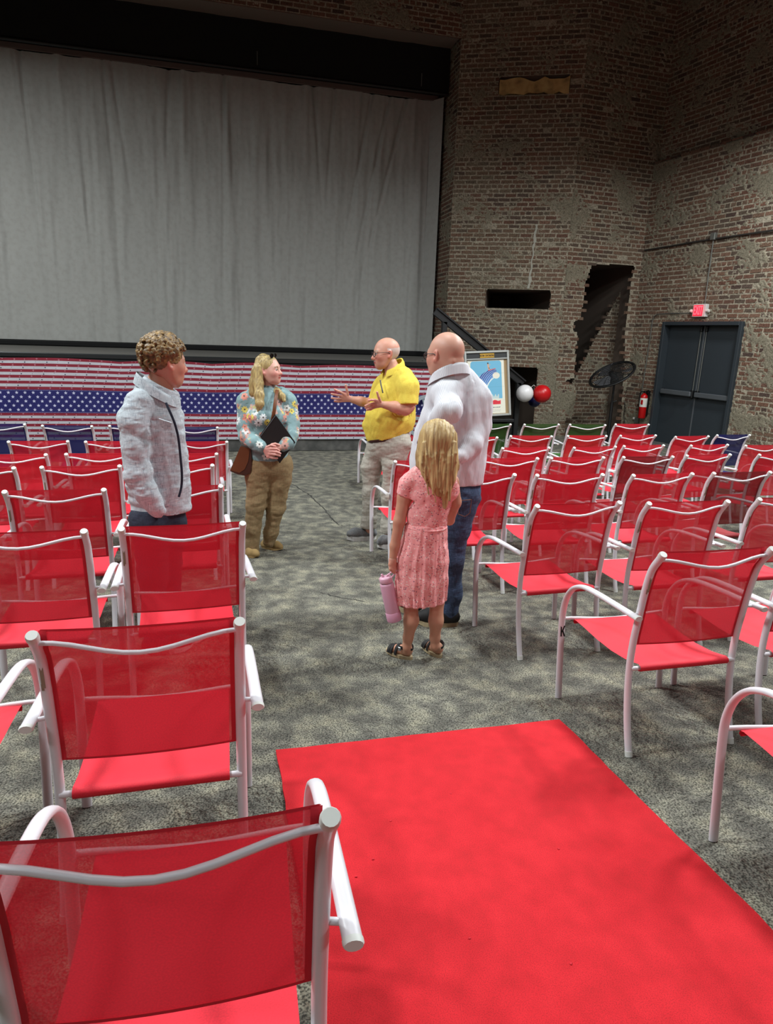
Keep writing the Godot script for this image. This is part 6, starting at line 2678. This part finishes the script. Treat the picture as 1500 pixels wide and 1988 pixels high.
func man_in_stripes() -> void:
	var G := on_floor(850, 1208)
	var s := stand("person", "bald person in a white pinstripe shirt and jeans seen from behind", G, (G + Vector3.UP - Vector3(0, CAM_H, 0)).dot(cam_fwd) / FOCAL)
	var hd := new_head(s.j(863, 690, 0.02), s.dir(-132, -0.05), Vector3.UP, 0.252)
	var skin := Color(0.80, 0.60, 0.52)
	var paint := skin_paint(hd, skin, Color(0.80, 0.50, 0.44), Color(0.45, 0.33, 0.26))
	var f := Field.new()
	f.cell = 0.012
	f.colour = Color(0.79, 0.575, 0.50).srgb_to_linear()
	s.chain(f, [[868, 700, 0.02, 21], [871, 722, 0.015, 19], [876, 750, 0.0, 22], [882, 800, 0.0, 44], [868, 880, 0.0, 46], [868, 940, 0.0, 42]], 0.04, 0.75)
	s.chain(f, [[888, 950, 0.0, 28], [878, 1070, 0.02, 17], [872, 1190, 0.02, 12]])
	s.chain(f, [[846, 950, -0.05, 28], [812, 1070, -0.12, 17], [790, 1175, -0.18, 12]])
	s.chain(f, [[872, 760, 0.06, 16], [868, 802, 0.21, 12], [850, 822, 0.09, 11], [838, 838, -0.02, 9]], 0.02)
	s.chain(f, [[914, 758, 0.0, 16], [924, 830, -0.01, 12], [914, 866, 0.10, 10], [890, 890, 0.17, 8]], 0.02)
	var hf := head_field(hd, 1.08, 1.15)
	# rolls at the nape
	hf.bone(hd.at(-0.14, -0.13, -0.375), 0.055 * hd.h, hd.at(0.14, -0.13, -0.375), 0.055 * hd.h, 0.02)
	hf.bone(hd.at(-0.12, -0.27, -0.29), 0.09 * hd.h, hd.at(0.12, -0.27, -0.29), 0.09 * hd.h, 0.015)
	hf.bone(hd.at(0, -0.2, -0.12), 0.28 * hd.h, hd.at(0, -0.46, -0.13), 0.275 * hd.h, 0.03)
	hf.paint = paint
	var body := part(s, "body", [f, hf], M.skin)
	eyes(s, hd, body)
	glasses(s, hd, M.glass_rim, body)
	# shirt
	f = Field.new()
	f.cell = 0.0085
	s.chain(f, [[874, 730, 0.02, 31], [878, 746, 0.01, 37]], 0.04, 0.96)
	s.chain(f, [[878, 742, 0.0, 34], [882, 762, 0.0, 46], [886, 800, 0.0, 59], [876, 850, 0.0, 67], [868, 900, 0.0, 70], [866, 925, 0.0, 71]], 0.06, 0.66)
	s.chain(f, [[862, 748, 0.03, 24], [866, 766, 0.10, 27], [870, 798, 0.23, 22], [858, 812, 0.19, 20], [846, 820, 0.09, 17]], 0.03)
	s.chain(f, [[908, 748, 0.0, 24], [922, 775, 0.0, 26], [926, 830, 0.01, 22], [918, 862, 0.12, 17], [895, 886, 0.19, 15]], 0.03)
	f.cut(s.j(866, 935, 0.0), Vector3.DOWN)
	f.cut(s.j(873, 719, 0.03), Vector3.UP + s.dir(-140) * 0.45, 0.12)
	folds(f, 0.013, Vector3(4.5, 2.0, 4.5), 131)
	var shirt := part(s, "shirt", [f], M.striped_shirt)
	var g := Geo.new()
	var rows := []
	for i in 5:
		var row := []
		for k in 25:
			var a := TAU * k / 24.0 * 0.88 + 0.37
			var c0 := s.j(872, 734, 0.02)
			var fw := s.dir(-140)
			var sd := Vector3.UP.cross(fw)
			row.append(c0 + (fw * cos(a) * 1.0 + sd * sin(a) * 1.02) * ([0.099, 0.102, 0.107, 0.113, 0.119][i]) + Vector3(0, [0.028, 0.036, 0.022, 0.0, -0.022][i] - 0.055 * cos(a) + 0.002, 0))
		rows.append(row)
	g.sheet(rows)
	part_geo(s, "collar", g, M.striped_shirt, shirt)
	# jeans
	f = Field.new()
	f.cell = 0.010
	s.chain(f, [[868, 938, 0.0, 63], [870, 960, 0.0, 60]], 0.05, 0.66)
	s.chain(f, [[893, 962, 0.02, 38], [884, 1020, 0.03, 29], [877, 1085, 0.03, 23], [876, 1150, 0.03, 20], [872, 1190, 0.03, 18]], 0.04)
	s.chain(f, [[848, 962, -0.03, 38], [826, 1030, -0.09, 28], [808, 1090, -0.13, 23], [793, 1160, -0.18, 17], [790, 1172, -0.19, 17]], 0.04)
	f.cut(s.j(868, 936, 0.0), Vector3.UP)
	f.cut(s.j(872, 1202, 0.03), Vector3.DOWN)
	folds(f, 0.008, Vector3(5, 8, 5), 132)
	var jeans := part(s, "jeans", [f], M.denim)
	g = Geo.new()
	var pk := [s.j(888, 972, 0.19), s.j(915, 970, 0.15), s.j(912, 996, 0.16), s.j(902, 1003, 0.17), s.j(889, 998, 0.185)]
	for k in pk.size():
		g.tube([pk[k], pk[(k + 1) % pk.size()]], 0.002, 0.002, 5)
	part_geo(s, "pocket_seam", g, M.leather, jeans)
	g = Geo.new()
	var ring := []
	for k in 33:
		var a := TAU * k / 32.0
		ring.append(s.j(868, 941, 0.0) + (s.dir(90) * cos(a) * 0.190 + s.n * sin(a) * 0.128))
	g.tube(ring, 0.005, 0.018, 6, Vector3.ZERO, false)
	part_geo(s, "belt", g, M.belt_black)
	shoe(s, on_floor(889, 1214), on_floor(808, 1211), 0.10, 0.10, M.shoe_black, M.sole_tan, 0.03, s.root)
	shoe(s, on_floor(812, 1192), on_floor(776, 1180), 0.10, 0.10, M.shoe_black, M.sole_tan, 0.03, s.root)


func girl_in_pink() -> void:
	var G := on_floor(814, 1281)
	var s := stand("person", "child with long blonde hair in a pink patterned dress and black sandals", G, (G + Vector3.UP - Vector3(0, CAM_H, 0)).dot(cam_fwd) / FOCAL)
	var hd := new_head(s.j(846, 862, 0.0), s.dir(-138, 0.02), Vector3.UP, 0.205)
	var skin := Color(0.78, 0.575, 0.475)
	var paint := skin_paint(hd, skin, Color(0.80, 0.50, 0.43), Color(0.6, 0.45, 0.32))
	var f := Field.new()
	f.cell = 0.0095
	f.colour = skin.srgb_to_linear()
	s.chain(f, [[846, 890, 0.0, 14], [842, 920, 0.0, 17], [834, 950, 0.0, 30], [828, 1015, 0.0, 28], [822, 1060, 0.0, 30]], 0.03, 0.75)
	s.chain(f, [[800, 1080, 0.0, 22], [797, 1165, 0.0, 15], [798, 1205, 0.01, 15], [792, 1238, 0.0, 10], [789, 1256, 0.0, 8.5]], 0.02)
	s.chain(f, [[846, 1080, 0.0, 22], [848, 1165, 0.0, 14.5], [846, 1205, 0.01, 14.5], [844, 1238, 0.0, 10], [844, 1254, 0.0, 8.5]], 0.02)
	# feet, set on the sandals
	for q in [[800.0, 1281.0, 750.0, 1266.0, 789.0, 1256.0], [856.0, 1278.0, 822.0, 1257.0, 844.0, 1254.0]]:
		var hl := on_floor(q[0], q[1])
		var to := on_floor(q[2], q[3])
		var ank := s.j(q[4], q[5], 0.0)
		var mid := hl.lerp(to, 0.24)
		f.bone(ank, 0.024, mid + Vector3(0, 0.055, 0), 0.025, 0.015)
		f.bone(hl.lerp(to, 0.17) + Vector3(0, 0.044, 0), 0.026, hl.lerp(to, 0.55) + Vector3(0, 0.040, 0), 0.024, 0.02)
		f.bone(hl.lerp(to, 0.55) + Vector3(0, 0.038, 0), 0.024, hl.lerp(to, 0.80) + Vector3(0, 0.029, 0), 0.017, 0.02)
		var sd := Vector3.UP.cross((to - hl).normalized())
		for k in 5:
			f.bone(hl.lerp(to, 0.76) + sd * (0.011 * (k - 2)) + Vector3(0, 0.028, 0), 0.009, hl.lerp(to, 0.94 - 0.02 * absf(k - 1.5)) + sd * (0.0125 * (k - 2)) + Vector3(0, 0.025, 0), 0.0075, 0.006)
	s.chain(f, [[793, 935, 0.0, 15], [785, 965, 0.0, 14], [775, 1012, 0.02, 11.5], [766, 1060, 0.03, 9.5], [762, 1086, 0.04, 7.5]], 0.015)
	s.chain(f, [[876, 935, 0.0, 15], [882, 975, -0.03, 13], [872, 1010, -0.13, 10], [860, 990, -0.2, 8]], 0.015)
	var hf := head_field(hd, 1.0, 0.95)
	hf.paint = paint
	var hand := hand_field(s, [762, 1086, 0.04, 0.019], [[757, 1096, 0.055], [761, 1099, 0.05], [766, 1098, 0.035]], [
		[[757, 1096, 0.055], [757.5, 1105, 0.065], [762, 1110, 0.055]],
		[[760, 1098, 0.055], [761, 1107, 0.062], [765, 1111.5, 0.05]],
		[[763, 1099, 0.05], [764.5, 1108, 0.055], [768, 1111, 0.04]],
		[[766, 1098, 0.035], [768, 1105, 0.04], [770, 1109, 0.028]],
		[[766, 1090, 0.03], [771, 1097, 0.02], [770, 1104, 0.01]]], 0.0118)
	hand.colour = skin.lerp(Color(0.84, 0.6, 0.53), 0.5).srgb_to_linear()
	var body := part(s, "body", [f, hf, hand], M.skin)
	eyes(s, hd, body)
	glasses(s, hd, mat(Color(0.55, 0.48, 0.62), 0.4), body)
	# dress: bodice with short sleeves, gathered skirt
	f = Field.new()
	f.cell = 0.0085
	s.chain(f, [[842, 916, 0.0, 20], [836, 936, 0.0, 37], [835, 965, 0.0, 40], [829, 1000, 0.0, 37], [827, 1020, 0.0, 36]], 0.04, 0.66)
	s.chain(f, [[808, 924, 0.0, 17], [794, 938, 0.0, 18], [786, 960, 0.0, 17.5]], 0.03)
	s.chain(f, [[864, 926, 0.0, 16], [872, 938, 0.0, 16], [877, 955, 0.0, 15]], 0.03)
	f.cut(s.j(786, 963, 0.0), (s.j(784, 968, 0.0) - s.j(795, 936, 0.0)).normalized(), 0.07)
	f.cut(s.j(827, 1022, 0.0), Vector3.DOWN)
	folds(f, 0.008, Vector3(8, 6, 8), 141)
	var skirt := Field.new()
	skirt.cell = 0.0085
	s.chain(skirt, [[827, 1020, 0.0, 36], [825, 1035, 0.0, 41], [821, 1080, 0.0, 48], [817, 1130, 0.0, 50.5], [816, 1172, 0.0, 50.5]], 0.03, 0.72)
	var gn := noise(142, 1.0, 2)
	var mid := s.j(820, 1100, 0.0)
	var waist_y := s.j(827, 1020, 0.0).y
	skirt.disp = func(p: Vector3) -> float:
		var a := atan2(p.x - mid.x, p.z - mid.z)
		var down := clampf((waist_y - p.y) / 0.4, 0.0, 1.0)
		return (0.003 + 0.006 * down) * sin(a * 13.0 + 3.0 * gn.get_noise_2d(a * 2.0, p.y * 3.0)) + 0.007 * gn.get_noise_3d(p.x * 9.0, p.y * 9.0, p.z * 9.0)
	skirt.cut(s.j(816, 1169, 0.0), Vector3.DOWN + s.dir(90) * 0.09)
	skirt.cut(s.j(827, 1016, 0.0), Vector3.UP)
	var dress := part(s, "dress", [f, skirt], M.dress)
	var g := Geo.new()
	var ring := []
	for k in 33:
		var a := TAU * k / 32.0
		ring.append(s.j(827, 1021 + 3.0 * sin(a), 0.0) + (s.dir(90) * cos(a) * 0.104 + s.n * sin(a) * 0.073))
	g.tube(ring, 0.005, 0.006, 6, Vector3.ZERO, false)
	part_geo(s, "waist_seam", g, M.dress, dress)
	# sandals
	for q in [[on_floor(800, 1281), on_floor(750, 1266), 790.0, 1262.0], [on_floor(856, 1278), on_floor(822, 1257), 846.0, 1259.0]]:
		var hl: Vector3 = q[0]
		var to: Vector3 = q[1]
		var z := (to - hl)
		z.y = 0
		var L := z.length()
		z = z.normalized()
		var x := Vector3.UP.cross(z)
		g = Geo.new()
		var pts := []
		for k in 24:
			var a := TAU * k / 24.0
			var u := 0.5 - 0.5 * cos(a)
			pts.append(hl + z * (u * L) + x * (sin(a) * (0.030 + 0.008 * u)))
		var topf := []
		for k in 24:
			topf.append(pts[k] + Vector3(0, 0.018, 0))
			var k2 := (k + 1) % 24
			g.face_n([pts[k], pts[k2], pts[k2] + Vector3(0, 0.018, 0), pts[k] + Vector3(0, 0.018, 0)], ((pts[k] + pts[k2]) * 0.5 - (hl + z * L * 0.5)).normalized())
		g.face_n(topf, Vector3.UP)
		var sole := part_geo(s, "sandal", g, M.sole_tan)
		g = Geo.new()
		# strap round the heel and ankle, straps over the toes
		var band := []
		for k in 15:
			var a := PI * 1.25 * (k / 14.0 - 0.5)
			band.append(hl + z * (0.052 - cos(a) * 0.048) + x * (sin(a) * 0.036) + Vector3(0, 0.056 + 0.012 * absf(sin(a)), 0))
		g.tube(band, 0.0035, 0.011, 6, x if false else Vector3.ZERO, false)
		for u in [0.52, 0.70, 0.80]:
			var arch := []
			for k in 9:
				var a := PI * k / 8.0
				arch.append(hl + z * (u * L) + x * (cos(a) * 0.037) + Vector3(0, 0.016 + sin(a) * (0.052 - 0.03 * (u - 0.5) * 2.0), 0))
			g.tube(arch, 0.009, 0.003, 6, z, false)
		part_geo(s, "strap", g, M.shoe_black, sole)
		g = Geo.new()
		g.box(hl + z * 0.06 + x * (-0.04 if q[2] < 800 else 0.04) * -1.0 + Vector3(0, 0.06, 0), Vector3(0.006, 0.022, 0.018), 0.002, Basis(x, Vector3.UP, z))
		part_geo(s, "buckle", g, M.steel, sole)
	# long straight hair
	var hair := Field.new()
	hair.cell = 0.0052
	hair.ell(hd.at(0, 0.13, -0.08), hd.B, Vector3(0.42, 0.42, 0.46) * hd.h, 0.02)
	s.chain(hair, [[848, 845, 0.02, 31], [850, 880, 0.03, 34], [850, 905, 0.04, 33]], 0.03, 0.72)
	s.chain(hair, [[822, 860, 0.0, 11], [817, 885, 0.02, 9], [812, 903, 0.03, 5]], 0.02)
	s.chain(hair, [[840, 900, 0.06, 22], [847, 930, 0.075, 19], [850, 960, 0.085, 5]], 0.03, 0.55)
	s.chain(hair, [[868, 895, 0.05, 18], [868, 930, 0.07, 14], [863, 985, 0.08, 4]], 0.03, 0.55)
	s.chain(hair, [[826, 900, 0.05, 13], [832, 920, 0.07, 9], [838, 938, 0.075, 3]], 0.02, 0.6)
	s.chain(hair, [[878, 880, 0.03, 9], [882, 905, 0.04, 7], [884, 920, 0.05, 3]], 0.02, 0.8)
	var wr := RandomNumberGenerator.new()
	wr.seed = 14
	for k in 34:
		var x0 := wr.randf_range(820, 884)
		var yb := wr.randf_range(925, 975)
		var x1 := lerpf(x0, 853.0, 0.35) + wr.randf_range(-8, 8)
		s.chain(hair, [[x0, 860, 0.075, 2.6], [x0 + wr.randf_range(-3, 3), wr.randf_range(880, 918), 0.10, 2.6], [x1, yb, 0.10, 1.2]], 0.006)
	hair.ell(hd.at(0, -0.06, 0.50), hd.B, Vector3(0.26, 0.40, 0.32) * hd.h, 0.02, true)
	var st := noise(145, 1.0, 2)
	var side := s.dir(90)
	hair.paint = func(p: Vector3) -> Color:
		var u := p.dot(side)
		var w := 0.35 * sin(p.y * 7.0) * 0.02
		var t := 0.5 + 0.62 * st.get_noise_3d((u + w) * 75.0, p.y * 4.5, 2.0) + 0.25 * st.get_noise_3d((u + w) * 220.0, p.y * 7.0, 9.0)
		return Color(0.55, 0.43, 0.275).lerp(Color(0.89, 0.79, 0.55), clampf(t, 0, 1)).srgb_to_linear()
	hair.disp = func(p: Vector3) -> float:
		var u := p.dot(side) + 0.007 * sin(p.y * 7.0)
		return 0.0045 * st.get_noise_3d(u * 80.0, p.y * 5.0, p.dot(s.n) * 20.0)
	part(s, "hair", [hair], M.hair)
	# water bottle
	var a := s.j(750, 1131, 0.04)
	var b := s.j(765.5, 1203, 0.04)
	var up := (a - b).normalized()
	var t := thing("water_bottle", "pale pink insulated water bottle hanging from a child's hand", "bottle", b)
	var sx := up.cross(s.n).normalized()
	t.basis = Basis(sx, up, sx.cross(up))
	var L := (a - b).length()
	var R := 14.6 * s.mpp
	g = Geo.new()
	g.lathe([Vector2(0, 0.0), Vector2(R * 0.92, 0.0), Vector2(R * 0.98, 0.006), Vector2(R * 0.98, L - 0.012), Vector2(R * 0.92, L - 0.003), Vector2(R * 0.72, L), Vector2(R * 0.72, L + 0.004), Vector2(0, L + 0.004)], 26)
	obj("flask", g, M.bottle_pink, t)
	g = Geo.new()
	g.lathe([Vector2(0, -0.002), Vector2(R, -0.002), Vector2(R * 1.05, 0.004), Vector2(R * 1.05, 0.044), Vector2(R * 0.98, 0.047)], 26)
	obj("boot", g, mat(Color(0.84, 0.62, 0.72), 0.55), t)
	g = Geo.new()
	g.lathe([Vector2(R * 0.86, L + 0.003), Vector2(R * 0.9, L + 0.006), Vector2(R * 0.9, L + 0.026), Vector2(R * 0.8, L + 0.032), Vector2(0, L + 0.034)], 26)
	obj("lid", g, mat(Color(0.88, 0.69, 0.77), 0.45), t)
	g = Geo.new()
	g.lathe([Vector2(R * 0.74, L + 0.001), Vector2(R * 0.84, L + 0.0015), Vector2(R * 0.84, L + 0.0045), Vector2(R * 0.74, L + 0.005)], 24)
	obj("neck_ring", g, M.steel, t)
	g = Geo.new()
	g.box(Vector3(-R * 0.35, L + 0.042, 0), Vector3(0.012, 0.018, 0.012), 0.003, Basis(Vector3(0, 0, 1), 0.5))
	obj("spout", g, mat(Color(0.88, 0.69, 0.77), 0.45), t)
	g = Geo.new()
	var hp := t.basis.transposed() * (s.j(764, 1108, 0.045) - b)
	g.tube(smooth_path([Vector3(R * 0.7, L + 0.02, 0.008), Vector3(hp.x + 0.012, hp.y - 0.004, hp.z), Vector3(hp.x, hp.y, hp.z), Vector3(R * 0.15, L + 0.034, -0.004)], 5), 0.007, 0.004, 8, Vector3(0, 0, 1))
	obj("carry_loop", g, mat(Color(0.88, 0.69, 0.77), 0.45), t)


func young_man() -> void:
	var zc := -3.60
	var d0 := ray(306, 900)
	var G := Vector3(d0.x * zc / d0.z, floor_y(zc), zc)
	var s := stand("person", "person with curly fair hair in a grey linen shirt, hand in pocket", G, (G + Vector3.UP - Vector3(0, CAM_H, 0)).dot(cam_fwd) / FOCAL)
	var hd := new_head(s.j(322, 704, 0.0), s.dir(112, -0.04), Vector3.UP, 0.232)
	var skin := Color(0.76, 0.545, 0.455)
	var paint := skin_paint(hd, skin, Color(0.80, 0.45, 0.39), Color(0.5, 0.38, 0.27))
	var feet_y := floor_y(zc)
	var f := Field.new()
	f.cell = 0.012
	f.colour = Color(0.77, 0.56, 0.46).srgb_to_linear()
	s.chain(f, [[314, 730, 0.0, 22], [306, 760, 0.0, 24], [298, 790, 0.0, 36], [300, 880, 0.0, 36], [308, 980, 0.0, 34]], 0.04, 0.7)
	s.chain(f, [[263, 800, 0.06, 17], [266, 915, 0.135, 11], [285, 955, 0.165, 9], [299, 982, 0.15, 8], [308, 1002, 0.10, 8]], 0.02)
	s.chain(f, [[326, 800, -0.06, 14], [330, 880, -0.10, 11], [336, 945, -0.1, 9]], 0.02)
	var hip := s.j(300, 1000, 0.0)
	for q in [[290.0, 0.05], [322.0, -0.06]]:
		var hp := s.j(q[0], 1000, q[1])
		f.bone(hp - Vector3(0, 0.05, 0), 0.055, Vector3(hp.x, feet_y + 0.48, hp.z), 0.048, 0.03)
		f.bone(Vector3(hp.x, feet_y + 0.48, hp.z), 0.052, Vector3(hp.x, feet_y + 0.09, hp.z), 0.036, 0.03)
	var hf := head_field(hd, 1.0, 1.0)
	hf.paint = paint
	var body := part(s, "body", [f, hf], M.skin)
	eyes(s, hd, body)
	# shirt
	f = Field.new()
	f.cell = 0.0085
	s.chain(f, [[306, 752, 0.0, 29], [303, 768, 0.0, 32], [297, 795, 0.0, 44], [296, 830, 0.0, 54], [301, 880, 0.0, 54], [308, 935, 0.0, 55], [314, 985, 0.0, 57]], 0.06, 0.72)
	s.chain(f, [[272, 782, 0.07, 25], [259, 815, 0.10, 27], [263, 870, 0.13, 23], [268, 922, 0.15, 23], [283, 955, 0.17, 20], [298, 980, 0.165, 16], [305, 990, 0.14, 15]], 0.03)
	s.chain(f, [[326, 775, -0.05, 22], [332, 810, -0.09, 22], [336, 880, -0.11, 20], [338, 950, -0.10, 18]], 0.03)
	f.cut(s.j(312, 994, 0.0), Vector3.DOWN + s.dir(90) * 0.05)
	f.cut(s.j(306, 742, 0.0), Vector3.UP + s.dir(80) * 0.55, 0.13)
	folds(f, 0.010, Vector3(5, 10, 5), 151)
	var shirt := part(s, "shirt", [f], M.heather)
	var g := Geo.new()
	var rows := []
	for i in 4:
		var row := []
		for k in 25:
			var a := TAU * k / 24.0 * 0.88 + 0.37
			var c0 := s.j(304, 762, 0.0)
			var fw := s.dir(80)
			var sd := Vector3.UP.cross(fw)
			row.append(c0 + (fw * cos(a) * 1.05 + sd * sin(a) * 0.95) * ([0.082, 0.086, 0.094, 0.104][i]) + Vector3(0, [0.03, 0.04, 0.022, -0.012][i] - 0.062 * cos(a), 0))
		rows.append(row)
	g.sheet(rows)
	part_geo(s, "collar", g, M.heather, shirt)
	# dark inner facing along the front opening, pocket flaps and a button
	g = Geo.new()
	var op := []
	for q in [[322, 782, 0.12], [330, 800, 0.135], [339, 822, 0.13], [346, 850, 0.125], [350, 885, 0.12], [353, 920, 0.12], [352, 945, 0.12], [347, 965, 0.13]]:
		op.append(s.j(q[0], q[1], q[2]))
	g.tube(smooth_path(op, 4), 0.006, 0.004, 6)
	part_geo(s, "facing", g, M.denim_dark, shirt)
	g = Geo.new()
	var fl := [s.j(308, 813, 0.185), s.j(333, 821, 0.172), s.j(331, 830, 0.186), s.j(321, 836, 0.196), s.j(311, 826, 0.195)]
	g.face_n(fl, s.n)
	for k in fl.size():
		var a: Vector3 = fl[k]
		var b: Vector3 = fl[(k + 1) % fl.size()]
		g.face_n([a, b, b - s.n * 0.03, a - s.n * 0.03], ((a + b) * 0.5 - fl[0].lerp(fl[2], 0.5)).normalized())
	part_geo(s, "pocket_flap", g, M.heather, shirt)
	# jeans
	f = Field.new()
	f.cell = 0.011
	s.chain(f, [[309, 988, 0.0, 50], [311, 1010, 0.0, 50]], 0.05, 0.75)
	for q in [[290.0, 0.05], [322.0, -0.06]]:
		var hp := s.j(q[0], 1015, q[1])
		f.bone(hp, 0.098, Vector3(hp.x, feet_y + 0.46, hp.z), 0.07, 0.04)
		f.bone(Vector3(hp.x, feet_y + 0.46, hp.z), 0.07, Vector3(hp.x, feet_y + 0.06, hp.z), 0.058, 0.03)
	f.cut(s.j(310, 984, 0.0), Vector3.UP)
	f.cut(Vector3(0, feet_y + 0.03, 0), Vector3.DOWN)
	folds(f, 0.008, Vector3(5, 8, 5), 152)
	part(s, "jeans", [f], M.denim_dark)
	for q in [[290.0, 0.05], [322.0, -0.06]]:
		var hp := s.j(q[0], 1015, q[1])
		var hl := Vector3(hp.x, feet_y, hp.z) - s.dir(95) * 0.07
		var to := hl + s.dir(95) * 0.26
		hl.y = floor_y(hl.z)
		to.y = floor_y(to.z)
		shoe(s, hl, to, 0.095, 0.09, M.shoe_black, M.sole_white, 0.028, s.root)
	# curls
	var hair := Field.new()
	hair.cell = 0.005
	hair.ell(hd.at(0, 0.17, -0.09), hd.B, Vector3(0.40, 0.40, 0.44) * hd.h, 0.02)
	var r := RandomNumberGenerator.new()
	r.seed = 88
	for k in 760:
		var v := Vector3(r.randfn(), r.randfn(), r.randfn()).normalized()
		v.y = absf(v.y) if r.randf() < 0.55 else v.y
		v = v.normalized()
		if v.z > 0.45 and v.y < 0.25:
			continue
		if v.y < (-0.8 if v.z < -0.1 else -0.5) or (absf(v.x) > 0.55 and v.y < -0.1 and v.z > -0.35):
			continue
		hair.ball(hd.at(v.x * 0.435, 0.17 + v.y * 0.455, -0.09 + v.z * 0.49), r.randf_range(0.026, 0.05) * hd.h, 0.004)
	hair.ell(hd.at(0, -0.12, 0.47), hd.B, Vector3(0.30, 0.30, 0.28) * hd.h, 0.01, true)
	var cn := noise(155, 1.0, 3)
	hair.disp = func(p: Vector3) -> float: return 0.006 * cn.get_noise_3d(p.x * 70.0, p.y * 70.0, p.z * 70.0)
	hair.paint = func(p: Vector3) -> Color:
		var t := 0.5 + 0.8 * cn.get_noise_3d(p.x * 45.0 + 5.0, p.y * 45.0, p.z * 45.0)
		return Color(0.29, 0.215, 0.135).lerp(Color(0.66, 0.53, 0.32), clampf(t, 0, 1)).srgb_to_linear()
	part(s, "hair", [hair], M.hair)
